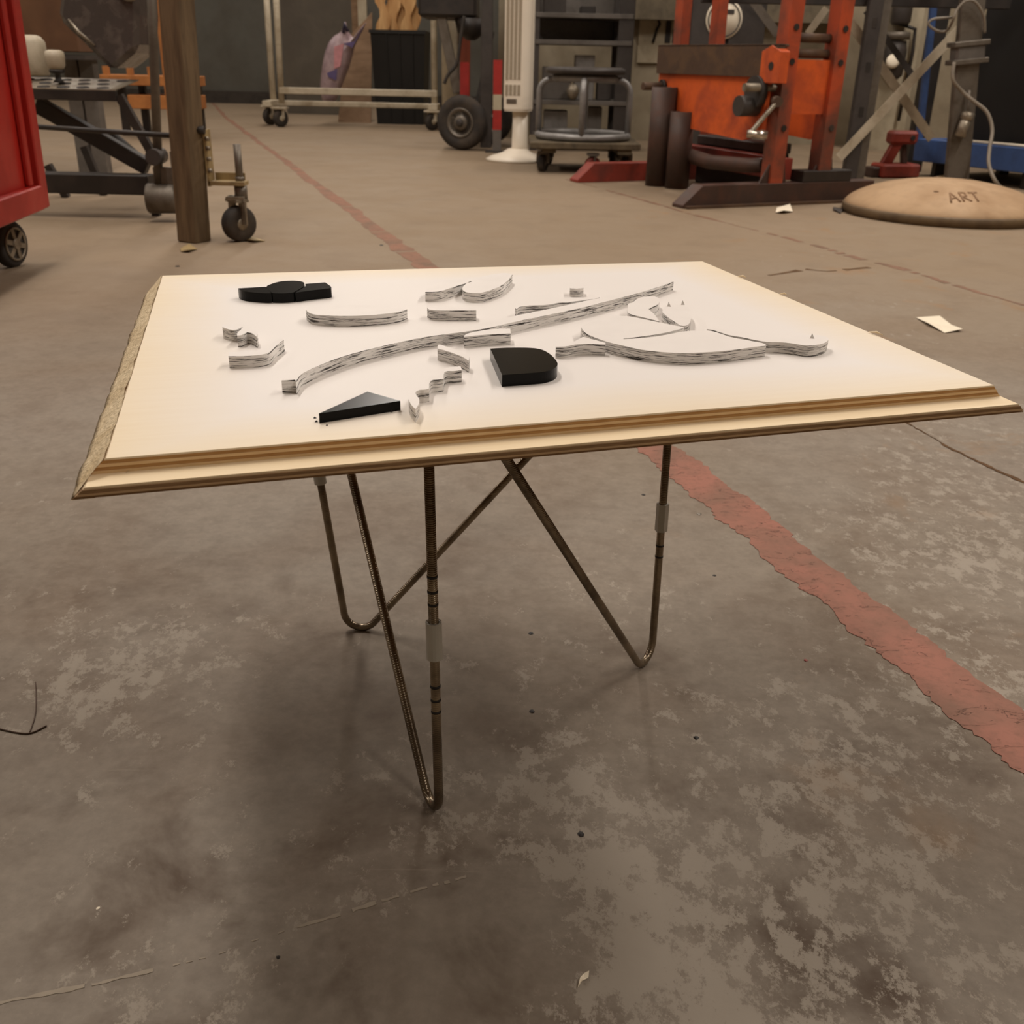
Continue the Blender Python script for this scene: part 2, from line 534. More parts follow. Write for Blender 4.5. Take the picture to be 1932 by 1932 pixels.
L2 = [(0.2386, 5.8791, 0.0000), (0.5295, 5.1574, 0.0000), (0.7541, 4.5526, 0.0000), (0.9555, 4.0721, 0.0000), (1.0856, 3.7649, 0.0000), (1.1603, 3.5549, 0.0000), (1.2630, 3.3144, 0.0000), (1.3403, 3.0690, 0.0000), (1.4295, 2.7965, 0.0000)]
structure('trim_2', ragged(L2, [.01, .012, .01, .014, .03, .03, .022, .03, .026], .014, .012, .0008, 5, .16), mat_redline('brown_red_paint', (126, 94, 74), (106, 84, 66)))
M_CRACK = simple('dirt_filled_crack', c8(92, 68, 46), .9, 0, .2, .3, 60, .5)
L3 = [(0.7247, 1.7958, 0.0000), (0.7430, 1.7085, 0.0000), (0.7640, 1.6156, 0.0000), (0.7904, 1.5480, 0.0000), (0.8192, 1.4720, 0.0000)]
structure('trim_3', ragged(L3, [.004, .007, .009, .008, .01], .006, .004, .0011, 9), M_CRACK)
L4 = [(0.7902, 3.1540, 0.0000), (0.9387, 3.2760, 0.0000), (0.9998, 3.2475, 0.0000), (1.1632, 3.3300, 0.0000)]
structure('trim_4', ragged(L4, [.006, .02, .008, .012], .02, .01, .0011, 11, .15), M_CRACK)

L6 = [(-0.3477, 0.4789, 0.0000), (-0.2801, 0.4985, 0.0000), (-0.2119, 0.5228, 0.0000), (-0.1558, 0.5512, 0.0000), (-0.0950, 0.5779, 0.0000), (-0.0301, 0.6047, 0.0000)]
structure('trim_6', ragged(L6, [.0035, .003, .0035, .003, .0035, .002], .004, .0016, .0004, 13, .3), simple('pale_scratch', c8(150, 139, 124), .8, 0, .2, .1, 60))

# ---------------------------------------------------------------- the low table
TA = math.radians(17.462)
TC = Vector((-.0073, .8677, 0))
TM = Matrix.Translation(TC) @ Matrix.Rotation(TA, 4, 'Z')
table = Thing('side_table', 'low plywood table with white-sprayed top on three bent wire legs', 'table', TC)
table.o.rotation_euler = (0, 0, TA)
class TT_:
    pass
def tpart(name, mb, mat, under=None, label=None, bevel=0):
    p = mb.build(name, mat, under if under is not None else table.o, (0, 0, 0), bevel)
    if label: p['label'] = label
    return p
ZT = .388
QT = [(-.3176, -.258), (.2988, -.258), (.3131, .2428), (-.2943, .2731)]      # top face
QB = [(-.3365, -.278), (.3125, -.278), (.327, .252), (-.3120, .262)]         # underside
def slab(z1, z0, front):
    k1, k0 = (ZT - z1) / .0155, (ZT - z0) / .0155
    vs = []
    for z, k in ((z0, k0), (z1, k1)):
        for i, (a, b) in enumerate(zip(QT, QB)):
            x = a[0] + (b[0] - a[0]) * k; y = a[1] + (b[1] - a[1]) * k
            if i < 2:
                y = front
            vs.append((x, y, z))
    return MB().add(vs, [(3, 2, 1, 0), (4, 5, 6, 7), (0, 1, 5, 4), (1, 2, 6, 5), (2, 3, 7, 6), (3, 0, 4, 7)])
top = tpart('tabletop', slab(.388, .3868, -.258), M_TOP, label='white-sprayed birch top face')
U = -.258
tpart('plywood_layer', slab(.3868, .3846, U + .0004), M_PLYD, top)
tpart('plywood_layer', slab(.3846, .3828, U), M_PLYL, top)
tpart('plywood_layer', slab(.3828, .3806, U + .0004), M_PLYD, top)
tpart('plywood_layer', slab(.3806, .379, U - .0002), M_PLYL, top)
U = -.278
led = tpart('stepped_ledge', slab(.379, .3776, U + .001), M_BIRCH, label='raw birch step along the front')
tpart('plywood_layer', slab(.3776, .3754, U), M_PLYX, led)
tpart('plywood_layer', slab(.3754, .3742, U - .0004), M_PLYY, led)
tpart('plywood_layer', slab(.3742, .3725, U + .0006), M_PLYX, led)
# rough sanded bevel along the left side
rnd = random.Random(4); vs = []; fs = []; NR = 60; prof = 5
for i in range(NR + 1):
    s_ = i / NR
    a = Vector(QT[0]).lerp(Vector(QT[3]), s_); b = Vector(QB[0]).lerp(Vector(QB[3]), s_)
    # mitred front end: follow the step at the front
    jag = .0016 * mnoise.noise((i * .31, 2.1, 0)) + rnd.uniform(-.0004, .0004)
    jag2 = .001 * mnoise.noise((i * .23, 8.1, 0)) + rnd.uniform(-.0003, .0003)
    for k in range(prof + 1):
        q = k / prof
        p = a.lerp(b, q)
        off = -.0007 - (jag * q * q) + (jag2 if k == 0 else 0)
        vs.append((p.x + off, p.y, ZT + .0003 - .0155 * q + .0004 * math.sin(i * 1.7 + k)))
    vs.append((b.x + .012, b.y, ZT - .0155)); vs.append((a.x + .012, a.y, ZT - .008))
W_ = prof + 3
for i in range(NR):
    for k in range(W_):
        k2 = (k + 1) % W_
        if k == prof + 2: continue
        fs.append((i * W_ + k, i * W_ + k2, (i + 1) * W_ + k2, (i + 1) * W_ + k))
vs_keep = vs
mbE = MB().add(vs, fs, 0, True)
tpart('rough_edge', mbE, M_ROUGH, label='rough sanded bevel on the left side')
# splinters standing off the right edge
for s_, ln in ((.30, .012), (.62, .006), (.80, .008)):
    a = Vector(QT[1]).lerp(Vector(QT[2]), s_)
    tpart('splinter', MB().tube([(a.x - .002, a.y + ln * .6, ZT + .001), (a.x + .001, a.y, ZT + .0025), (a.x + .002, a.y - ln * .6, ZT + .0015)], [.0004, .0009, .0003], 5), M_BIRCH, top)

# legs: three identical bent rods, each dropping straight down and slanting back up to its neighbour
RT = .0041
INV = TM.inverted()
def W2T(p): return INV @ Vector(p)
feet = [Vector((-0.0643, 0.6825, 0.0000)), Vector((-0.1724, 0.9875, 0.0000)), Vector((0.1480, 0.9273, 0.0000))]
ftc = sum(feet, Vector()) / 3
vtop = [Vector((-0.0634, 0.6872, 0.3724)), Vector((-0.2258, 0.9764, 0.3724)), Vector((0.1528, 0.9362, 0.3724))]
marks = [[.232, .219, .208, .133, .12, .109], [], [.138, .125]]
slv = [(.160, .193), (.183, .213), (.156, .187)]
for i in range(3):
    ft = feet[i]
    u = (ft - ftc).normalized(); v = Vector((-u.y, u.x, 0))
    st = ft - u * .25 - v * .185; st.z = .3724
    vt = vtop[i]
    base = ft + (Vector((vt.x, vt.y, 0)) - ft) * .12 + v * .008
    base = base + (Vector((0, -.012, 0)), Vector(), Vector((.013, 0, 0)))[i]
    b = Vector((base.x, base.y, -.012))
    pts = fillet(vt, b, st, .019, 12)
    dz = RT - min(p.z for p in pts)
    pts = [pts[0]] + [p + Vector((0, 0, dz)) for p in pts[1:-1]] + [pts[-1]]
    leg = tpart('wire_leg', MB().tube([W2T(p) for p in pts], RT, 12), M_ROD)
    def on(z):
        a, q = pts[0], pts[1]
        k = (a.z - z) / (a.z - q.z); return a.lerp(q, k)
    z0, z1 = slv[i]
    d = (on(z1) - on(z0)).normalized()
    ref = Vector((1, 0, 0)); a_ = d.cross(ref).normalized(); b_ = d.cross(a_)
    vs = []; n = 6 if i == 2 else 16
    rad = .0066
    for zc in (z0, z1):
        for rr in (rad, RT + .0005):
            for k in range(n):
                t = 2 * PI * k / n + .3
                vs.append(W2T(on(zc) + (a_ * math.cos(t) + b_ * math.sin(t)) * rr))
    fs = []
    for k in range(n):
        k2 = (k + 1) % n
        fs += [(k, k2, 2 * n + k2, 2 * n + k), (n + k, 3 * n + k, 3 * n + k2, n + k2), (k, n + k, n + k2, k2), (2 * n + k, 2 * n + k2, 3 * n + k2, 3 * n + k)]
    tpart('sleeve', MB().add(vs, fs), M_SLEEVE, leg, 'milky grey plastic sleeve')
    for z in marks[i]:
        p = on(z); q = on(z + .0022)
        tpart('marker_tick', MB().cyl(W2T(p), W2T(q), RT + .0003, 12), M_MARK, leg)

# ---------------------------------------------------------------- cut-out pieces lying on the table
def piece(name, outline, label, h=.0092, black=False, sm=True, z0=.0, n=5, cat='cutout'):
    pts = crom(outline, n) if sm else [Vector(p) for p in outline]
    c = sum(pts, Vector((0, 0))) / len(pts)
    zb = ZT + z0
    mb = MB().plate([(p.x, p.y, zb) for p in pts], (0, 0, h), 0, 0 if black else 1)
    return single(name, mb, [M_BLACK] if black else [M_WHITE, M_STREAK], label, cat, (c.x, c.y, zb))

piece('black_cutout', [(-0.2654, 0.9438), (-0.2654, 0.9438), (-0.2413, 0.9537), (-0.2413, 0.9537), (-0.2296, 0.9263), (-0.2296, 0.9263), (-0.2353, 0.9250), (-0.2511, 0.9289), (-0.2601, 0.9350)], 'glossy black pointed cutout at the left of the black cluster', black=True)
piece('black_cutout', [(-0.2405, 0.9523), (-0.2381, 0.9698), (-0.2313, 0.9812), (-0.2210, 0.9847), (-0.2115, 0.9804), (-0.2071, 0.9686), (-0.2061, 0.9576), (-0.2099, 0.9319), (-0.2099, 0.9319), (-0.2178, 0.9269), (-0.2287, 0.9264), (-0.2287, 0.9264)], 'glossy black domed cutout in the middle of the black cluster', black=True)
piece('black_cutout', [(-0.2068, 0.9709), (-0.2068, 0.9709), (-0.1890, 0.9798), (-0.1890, 0.9798), (-0.1798, 0.9604), (-0.1806, 0.9523), (-0.1941, 0.9429), (-0.2082, 0.9307), (-0.2082, 0.9307), (-0.2049, 0.9555), (-0.2055, 0.9658)], 'glossy black block with clipped corner at the right of the black cluster', black=True)
piece('curved_cutout', [(-0.0874, 0.9462), (-0.0874, 0.9462), (-0.0752, 0.9496), (-0.0656, 0.9652), (-0.0558, 0.9836), (-0.0456, 0.9994), (-0.0456, 0.9994), (-0.0508, 1.0091), (-0.0622, 1.0103), (-0.0772, 0.9959), (-0.0868, 0.9689)], 'white leaf-shaped cutout at the far edge, left of its twin')
piece('curved_cutout', [(-0.0533, 0.9666), (-0.0502, 0.9523), (-0.0431, 0.9473), (-0.0341, 0.9490), (-0.0253, 0.9622), (-0.0165, 0.9818), (-0.0098, 1.0098), (-0.0052, 1.0414), (-0.0052, 1.0414), (-0.0145, 1.0472), (-0.0307, 1.0335), (-0.0429, 1.0124), (-0.0506, 0.9895)], 'white shell-shaped cutout sweeping up to a point near the far edge')
piece('curved_cutout', [(-0.1850, 0.8643), (-0.1850, 0.8643), (-0.1812, 0.8544), (-0.1757, 0.8472), (-0.1669, 0.8440), (-0.1543, 0.8429), (-0.1395, 0.8443), (-0.1238, 0.8493), (-0.1109, 0.8565), (-0.1021, 0.8646), (-0.0971, 0.8743), (-0.0971, 0.8743), (-0.1112, 0.8823), (-0.1444, 0.8852), (-0.1744, 0.8772)], 'white half-moon cutout with a broad grey bowed edge')
piece('strip_cutout', [(-0.0794, 0.8784), (-0.0757, 0.8731), (-0.0678, 0.8721), (-0.0538, 0.8735), (-0.0358, 0.8752), (-0.0358, 0.8752), (-0.0366, 0.8864), (-0.0366, 0.8864), (-0.0546, 0.8865), (-0.0776, 0.8873), (-0.0797, 0.8821)], 'short straight white strip cutout between half-moon and long arc')
piece('strip_cutout', [(0.0523, 0.9833), (0.0523, 0.9833), (0.0589, 0.9825), (0.0659, 0.9870), (0.0659, 0.9870), (0.0667, 1.0002), (0.0667, 1.0002), (0.0529, 0.9971), (0.0529, 0.9971)], 'tiny white block cutout alone at the far edge', h=.008)
piece('curved_cutout', [(-0.0014, 0.8868), (-0.0014, 0.8868), (0.0005, 0.8838), (0.0026, 0.8922), (0.0127, 0.8990), (0.0258, 0.9022), (0.0393, 0.9134), (0.0467, 0.9155), (0.0620, 0.9258), (0.0781, 0.9363), (0.0781, 0.9363), (0.0766, 0.9431), (0.0626, 0.9361), (0.0442, 0.9273), (0.0172, 0.9125), (0.0011, 0.8978)], 'thin wavy white cutout behind the long arc')
piece('long_arc_cutout', [(-0.1599, 0.6536), (-0.1599, 0.6536), (-0.1510, 0.6562), (-0.1510, 0.6562), (-0.1496, 0.6515), (-0.1496, 0.6515), (-0.1498, 0.6581), (-0.1493, 0.6696), (-0.1444, 0.6846), (-0.1318, 0.7105), (-0.1173, 0.7315), (-0.0961, 0.7555), (-0.0733, 0.7780), (-0.0426, 0.7977), (-0.0236, 0.8127), (0.0028, 0.8401), (0.0308, 0.8667), (0.0605, 0.8969), (0.0925, 0.9332), (0.1184, 0.9648), (0.1425, 0.9964), (0.1602, 1.0235), (0.1602, 1.0235), (0.1558, 1.0246), (0.1393, 1.0092), (0.1155, 0.9821), (0.0879, 0.9501), (0.0587, 0.9176), (0.0285, 0.8868), (0.0000, 0.8590), (-0.0268, 0.8310), (-0.0501, 0.8134), (-0.0770, 0.7904), (-0.0999, 0.7668), (-0.1212, 0.7412), (-0.1367, 0.7187), (-0.1484, 0.6936), (-0.1532, 0.6779), (-0.1535, 0.6605), (-0.1607, 0.6580), (-0.1607, 0.6580)], 'long bowed white strip sweeping across the table with a square end', n=3)
piece('strip_cutout', [(-0.0416, 0.7817), (-0.0416, 0.7817), (-0.0356, 0.7853), (-0.0230, 0.7910), (-0.0101, 0.7947), (-0.0043, 0.7968), (-0.0043, 0.7968), (-0.0049, 0.8121), (-0.0049, 0.8121), (-0.0170, 0.8099), (-0.0286, 0.8035), (-0.0386, 0.7937), (-0.0418, 0.7852)], 'short white strip cutout pressed against the front of the long arc')
piece('curved_cutout', [(-0.0601, 0.7449), (-0.0601, 0.7449), (-0.0542, 0.7399), (-0.0464, 0.7315), (-0.0399, 0.7232), (-0.0346, 0.7128), (-0.0346, 0.7128), (-0.0344, 0.7245), (-0.0344, 0.7245), (-0.0392, 0.7330), (-0.0459, 0.7429), (-0.0538, 0.7515), (-0.0601, 0.7561)], 'small bent white cutout in front of the long arc')
piece('black_cutout', [(-0.0197, 0.7498), (-0.0197, 0.7498), (-0.0069, 0.7533), (0.0091, 0.7546), (0.0190, 0.7513), (0.0255, 0.7399), (0.0295, 0.7251), (0.0312, 0.7111), (0.0285, 0.6997), (0.0214, 0.6910), (0.0088, 0.6856), (-0.0093, 0.6799), (-0.0093, 0.6799)], 'glossy black D-shaped cutout near the table middle', black=True, h=.0088)
piece('black_cutout', [(-0.1233, 0.5939), (-0.0994, 0.6413), (-0.0751, 0.6231)], 'flat black triangular cutout nearest the front edge', black=True, h=.0066, sm=False)
piece('zigzag_cutout', [(-0.0671, 0.6355), (-0.0692, 0.6273), (-0.0694, 0.6205), (-0.0668, 0.6092), (-0.0628, 0.5992), (-0.0628, 0.5992), (-0.0616, 0.6112), (-0.0627, 0.6210), (-0.0654, 0.6293), (-0.0660, 0.6348), (-0.0640, 0.6392), (-0.0609, 0.6401), (-0.0579, 0.6428), (-0.0579, 0.6428), (-0.0587, 0.6566), (-0.0574, 0.6623), (-0.0537, 0.6637), (-0.0499, 0.6659), (-0.0499, 0.6659), (-0.0503, 0.6801), (-0.0485, 0.6846), (-0.0434, 0.6858), (-0.0384, 0.6886), (-0.0384, 0.6886), (-0.0396, 0.6979), (-0.0396, 0.6979), (-0.0486, 0.6943), (-0.0525, 0.6859), (-0.0537, 0.6721), (-0.0591, 0.6697), (-0.0612, 0.6620), (-0.0617, 0.6490), (-0.0656, 0.6441)], 'zigzag white cutout stepping away beside the black triangle', n=4)
piece('curved_cutout', [(-0.2394, 0.7954), (-0.2394, 0.7954), (-0.2336, 0.7896), (-0.2276, 0.7865), (-0.2250, 0.7914), (-0.2232, 0.7979), (-0.2232, 0.7979), (-0.2227, 0.7875), (-0.2227, 0.7787), (-0.2206, 0.7693), (-0.2206, 0.7693), (-0.2175, 0.7721), (-0.2158, 0.7814), (-0.2158, 0.7814), (-0.2109, 0.7778), (-0.2048, 0.7678), (-0.2048, 0.7678), (-0.2074, 0.7811), (-0.2149, 0.7950), (-0.2252, 0.8058), (-0.2360, 0.8059), (-0.2405, 0.8011)], 'small white squiggle cutout at the left edge')
piece('curved_cutout', [(-0.2115, 0.7103), (-0.2115, 0.7103), (-0.1991, 0.7122), (-0.1885, 0.7170), (-0.1844, 0.7249), (-0.1838, 0.7409), (-0.1817, 0.7605), (-0.1817, 0.7605), (-0.1854, 0.7641), (-0.1886, 0.7484), (-0.1906, 0.7334), (-0.1967, 0.7265), (-0.2139, 0.7215), (-0.2139, 0.7215)], 'wave-shaped white cutout in front of the left squiggle')
piece('curved_cutout', [(0.0315, 0.7574), (0.0315, 0.7574), (0.0390, 0.7595), (0.0481, 0.7665), (0.0557, 0.7686), (0.0708, 0.7680), (0.0708, 0.7680), (0.0712, 0.7734), (0.0712, 0.7734), (0.0653, 0.7797), (0.0563, 0.7889), (0.0537, 0.7892), (0.0432, 0.7699), (0.0324, 0.7613)], 'small wavy white cutout between the black D and the body')
piece('body_cutout', [(0.0546, 0.8211), (0.0568, 0.8047), (0.0615, 0.7934), (0.0723, 0.7772), (0.0844, 0.7657), (0.0963, 0.7560), (0.1085, 0.7508), (0.1272, 0.7476), (0.1469, 0.7516), (0.1675, 0.7591), (0.1894, 0.7713), (0.1988, 0.7756), (0.1997, 0.7797), (0.1975, 0.7846), (0.1895, 0.7906), (0.1755, 0.8015), (0.1688, 0.8127), (0.1600, 0.8213), (0.1413, 0.8168), (0.1231, 0.8032), (0.1056, 0.7926), (0.0867, 0.7862), (0.0867, 0.7862), (0.0941, 0.8661), (0.0941, 0.8661), (0.0836, 0.8670), (0.0678, 0.8478), (0.0561, 0.8269)], 'large white body-shaped cutout with the longest streaked front edge', n=4)
piece('wing_cutout', [(0.0869, 0.7883), (0.0869, 0.7883), (0.1062, 0.7979), (0.1240, 0.8103), (0.1383, 0.8243), (0.1383, 0.8243), (0.1420, 0.8303), (0.1395, 0.8324), (0.1230, 0.8460), (0.1101, 0.8573), (0.0981, 0.8665), (0.0941, 0.8661), (0.0941, 0.8661)], 'broad white wing cutout lying behind the body cutout', n=4)
piece('head_cutout', [(0.1032, 0.9150), (0.1081, 0.9224), (0.1153, 0.9400), (0.1233, 0.9480), (0.1328, 0.9490), (0.1347, 0.9363), (0.1313, 0.9179), (0.1244, 0.9050), (0.1195, 0.8953), (0.1195, 0.8953), (0.1224, 0.8763), (0.1237, 0.8490), (0.1237, 0.8490), (0.1133, 0.8606), (0.1029, 0.8713), (0.0994, 0.8804), (0.1015, 0.9021)], 'white head-shaped cutout with a hooked beak behind the wing', n=4)
piece('leaf_cutout', [(0.1306, 0.8854), (0.1306, 0.8854), (0.1338, 0.8626), (0.1400, 0.8359), (0.1400, 0.8359), (0.1450, 0.8363), (0.1504, 0.8503), (0.1557, 0.8783), (0.1573, 0.9030), (0.1518, 0.9172), (0.1407, 0.9140), (0.1346, 0.9021)], 'white pointed leaf cutout right of the head cutout', n=4)
piece('tail_cutout', [(0.1606, 0.8253), (0.1606, 0.8253), (0.1657, 0.8224), (0.1700, 0.8156), (0.1765, 0.8064), (0.1861, 0.8003), (0.1940, 0.7931), (0.2023, 0.7881), (0.2129, 0.7880), (0.2227, 0.7848), (0.2306, 0.7794), (0.2387, 0.7801), (0.2487, 0.7876), (0.2554, 0.7985), (0.2567, 0.8076), (0.2479, 0.8144), (0.2249, 0.8102), (0.2048, 0.8116), (0.1861, 0.8209), (0.1721, 0.8275)], 'white tail cutout with a rounded end at the right', n=4)
# slivers of wood standing on the pieces
for (p, lab) in (((0.1479, 1.0405, 0.3880), 'tiny white sliver standing behind the long arc tip'), ((0.1398, 0.9085, 0.3972), 'tiny white sliver standing on the leaf cutout, left one'), ((0.1537, 0.9164, 0.3972), 'tiny white sliver standing on the leaf cutout, right one'), ((0.2433, 0.8031, 0.3972), 'tiny white sliver standing on the tail cutout')):
    mb = MB().add([(p[0] - .0016, p[1], p[2]), (p[0] + .0018, p[1] - .0008, p[2]), (p[0] + .0004, p[1] + .0016, p[2]), (p[0] - .0004, p[1], p[2] + .0042)], [(0, 2, 1), (0, 1, 3), (1, 2, 3), (2, 0, 3)], 0)
    single('wood_sliver', mb, M_STREAK, lab, 'sliver', p)
# black crumbs by the triangle
rnd = random.Random(2)
for k, px in enumerate(((-0.1281, 0.6037, 0.3880), (-0.1257, 0.5966, 0.3880), (-0.1178, 0.5901, 0.3880), (-0.0806, 0.6197, 0.3880))):
    mb = MB(); r = .0011
    mb.add([(px[0] + r * math.cos(a) * rnd.uniform(.6, 1.3), px[1] + r * math.sin(a) * rnd.uniform(.6, 1.3), ZT) for a in (0, 1.3, 2.5, 3.8, 5)] + [(px[0], px[1], ZT + .0012)], [(0, 1, 5), (1, 2, 5), (2, 3, 5), (3, 4, 5), (4, 0, 5), (4, 3, 2, 1, 0)])
    single('paint_crumb', mb, M_MARK, ('smaller black crumb left of the black triangle tip', 'larger black crumb left of the black triangle tip', 'black crumb below the left tip of the black triangle', 'black crumb below the right end of the black triangle')[k], 'crumb', px, group='crumbs by the black triangle')

# ================================================================ workshop clutter
K_BLACK = worn('black_frame_paint', c8(34, 28, 24), c8(52, 42, 34), .55, 0, 8)
K_RUBBER = worn('dusty_black_rubber', c8(44, 38, 33), c8(70, 60, 50), .8, 0, 10)
K_STEEL = worn('dull_grey_steel', c8(112, 104, 94), c8(86, 76, 64), .5, .5, 7)
K_ZINC = worn('dusty_zinc', c8(150, 140, 124), c8(110, 96, 78), .45, .6, 18)
K_RUST = worn('rusty_brown_steel', c8(78, 58, 44), c8(98, 72, 46), .65, .2, 9, bump=.3)
K_DARKB = worn('dark_brown_steel', c8(66, 48, 40), c8(84, 54, 40), .6, .2, 9)
K_ORANGE = worn('press_orange_paint', c8(208, 90, 36), c8(146, 58, 32), .5, 0, 5, .45, .72)
K_ORCOL = worn('scuffed_column_paint', c8(176, 72, 38), c8(94, 54, 40), .55, 0, 3.5, .38, .62)
K_REDP = worn('faded_red_paint_steel', c8(132, 48, 34), c8(92, 40, 30), .55, 0, 7)
K_CART = worn('red_cart_paint', c8(168, 38, 30), c8(138, 34, 28), .4, 0, 3)
K_BLUE = worn('blue_frame_paint', c8(56, 82, 130), c8(44, 62, 100), .5, 0, 6)
K_POST = mat_wood('weathered_post_wood', (114, 95, 71), (86, 70, 52), (9, 9, .8), 5)
K_PLY = mat_wood('plain_brown_board', (132, 106, 82), (112, 88, 66), (1, 1, 3), 4)
K_LUMBER = mat_wood('fresh_lumber', (212, 170, 118), (176, 130, 82), (3, 3, .4), 8)
K_TAN = worn('tan_bracket_paint', c8(160, 138, 96), c8(120, 100, 68), .55, 0, 14)
K_OFFW = worn('off_white_paint', c8(186, 174, 152), c8(150, 136, 112), .55, 0, 6)
K_FAN = simple('white_fan_plastic', c8(226, 214, 196), .4, 0, .5, .04, 6)
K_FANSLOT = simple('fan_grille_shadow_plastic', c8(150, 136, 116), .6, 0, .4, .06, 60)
K_GREY = worn('grey_shelf_paint', c8(104, 98, 92), c8(80, 74, 68), .5, .2, 5)
K_DKGREY = worn('charcoal_paint', c8(66, 60, 56), c8(50, 44, 40), .55, .2, 6)
K_TUBE = worn('grey_tube_paint', c8(138, 135, 132), c8(108, 104, 100), .45, .3, 8)
K_DOLLY = mat_wood('dirty_dolly_wood', (104, 92, 72), (76, 66, 52), (2, .4, 2), 6)
K_DOME = worn('dusty_tan_dome', c8(172, 142, 108), c8(148, 118, 86), .75, 0, 4, .4, .7, .15)
K_RIM = worn('dark_dome_rim', c8(104, 84, 58), c8(82, 64, 44), .65, 0, 8)
K_WHITE = simple('plain_white_paper', c8(226, 214, 192), .7, 0, .3, .04)
K_BIN = simple('black_bin_plastic', c8(24, 22, 20), .5, 0, .4, .2, 5)
K_BAG = worn('lilac_plastic_bag', c8(168, 146, 148), c8(140, 118, 124), .4, 0, 12, .4, .65)
K_BAGB = simple('violet_bag_print', c8(84, 72, 112), .5)
K_BAGR = simple('pink_bag_print', c8(186, 128, 132), .5)
K_ORW = mat_wood('orange_shelf_wood', (172, 112, 62), (146, 92, 50), (1, 1, 1), 6)
K_FILM = worn('smoky_plastic_film', c8(74, 66, 62), c8(104, 94, 86), .25, 0, 14, .5, .7)
K_CARD = mat_wood('brown_cardboard', (104, 74, 52), (88, 62, 44), (1, 1, 1), 5)
K_HOSE = simple('grey_rubber_hose', c8(126, 116, 102), .6)
K_INK = simple('smudged_brown_ink', c8(132, 102, 74), .8)
K_CREAMP = worn('cream_panel_paint', c8(176, 164, 140), c8(150, 136, 112), .6, 0, 3)
K_REDT = simple('bright_red_tape', c8(156, 36, 30), .5)

def caster(t, c, r, w, axis, fork_top, wheel_mat, fork_mat, plate=(.06, .05)):
    """swivel caster: wheel, hub, fork and top plate; c is the wheel centre"""
    c = Vector(c); ax = Vector(axis).normalized()
    wl = t.part('caster_wheel', MB().lathe([(r * .55, -w / 2), (r * .92, -w / 2), (r, -w * .3), (r, w * .3), (r * .92, w / 2), (r * .55, w / 2)], c, ax, 24), wheel_mat)
    t.part('hub', MB().lathe([(r * .12, -w * .55), (r * .54, -w * .45), (r * .54, w * .45), (r * .12, w * .55)], c, ax, 20), fork_mat, wl)
    f = MB()
    top = Vector((c.x, c.y, fork_top))
    for sgn in (-1, 1):
        o = ax * (w * .68 * sgn)
        f.bar(c + o, top + o, w * .14, r * .7, ref=ax)
    f.bar(top - ax * w * .75, top + ax * w * .75, r * .8, r * .16)
    t.part('fork', f, fork_mat)
    t.part('swivel_plate', MB().box((top.x, top.y, fork_top + .008), (plate[0], plate[1], .012)).cyl((top.x, top.y, fork_top - .002), (top.x, top.y, fork_top + .01), plate[1] * .4), fork_mat)

# ---------------------------------------------------------------- red tool cart (left edge)
A = Vector((-1.4299, 3.1188, 0.1650)); B = Vector((-1.3843, 2.6874, 0.1650))
d = (B - A).normalized(); nrm = Vector((-d.y, d.x, 0))
if nrm.x < 0: nrm = -nrm
Mx = Matrix((d, -nrm, Vector((0, 0, 1)))).transposed().to_4x4(); Mx.translation = Vector((A.x, A.y, 0))
# local: x towards the camera along the face, y into the cart, z up
cart = Thing('tool_cart', 'red steel tool cart on black casters at the left edge', 'cart', (A.x, A.y, 0))
LX = .9; DP = .5
for i_ in range(3): Mx[i_][2] = (Vector((.03, -.02, 1)))[i_]      # sides flare outwards towards the top
cart.part('body', MB(Mx).obox((0.02, .028, .165), (LX, DP, 1.0)), K_CART, bevel=.004)
for xa, xb in ((0, .058), (LX - .05, LX)): cart.part('corner_post', MB(Mx).obox((xa, 0, .165), (xb, .028, 1.0)), K_CART, bevel=.004)
cart.part('bottom_rail', MB(Mx).obox((.058, -.004, .165), (LX - .05, .028, .235)), K_CART, bevel=.004)
cart.part('panel_rib', MB(Mx).obox((.075, .012, .235), (.105, .028, 1.0)), K_CART, bevel=.004)
cw = Vector((-1.5258, 3.0262, 0.0000)); 
wc = Vector((cw.x, cw.y, .068))
axw = (nrm + Vector((0, -.25, 0))).normalized()
wl = cart.part('caster_wheel', MB().lathe([(.045, -.018), (.062, -.018), (.068, -.01), (.068, .01), (.062, .018), (.045, .018)], wc, axw, 28), K_RUBBER)
sp = MB()
sp.torus(wc + axw * .02, axw, .046, .004, 28, 6)
a1 = axw.cross(Vector((0, 0, 1))).normalized(); b1 = a1.cross(axw)
for k in range(6):
    t = 2 * PI * k / 6 + .3
    sp.bar(wc + axw * .02, wc + axw * .02 + (a1 * math.cos(t) + b1 * math.sin(t)) * .047, .014, .008, ref=axw)
sp.cyl(wc - axw * .02, wc + axw * .028, .016)
cart.part('spoked_hub', sp, K_ZINC, wl)
cart.part('fork', MB().bar(wc - axw * .026, Vector((wc.x, wc.y, .165)) - axw * .026, .006, .05, ref=axw).box((wc.x, wc.y, .158), (.08, .07, .012)), K_BLACK)
w2 = Mx @ Vector((LX - .1, .1, .068)); w3 = Mx @ Vector((.1, DP - .08, .068)); w4 = Mx @ Vector((LX - .1, DP - .08, .068))
for q in (w2, w3, w4):
    cart.part('caster_wheel', MB().lathe([(.01, -.018), (.062, -.018), (.068, -.01), (.068, .01), (.062, .018), (.01, .018)], q, axw, 20), K_RUBBER)
    cart.part('fork', MB().box((q.x, q.y, .15), (.06, .05, .03)), K_BLACK)

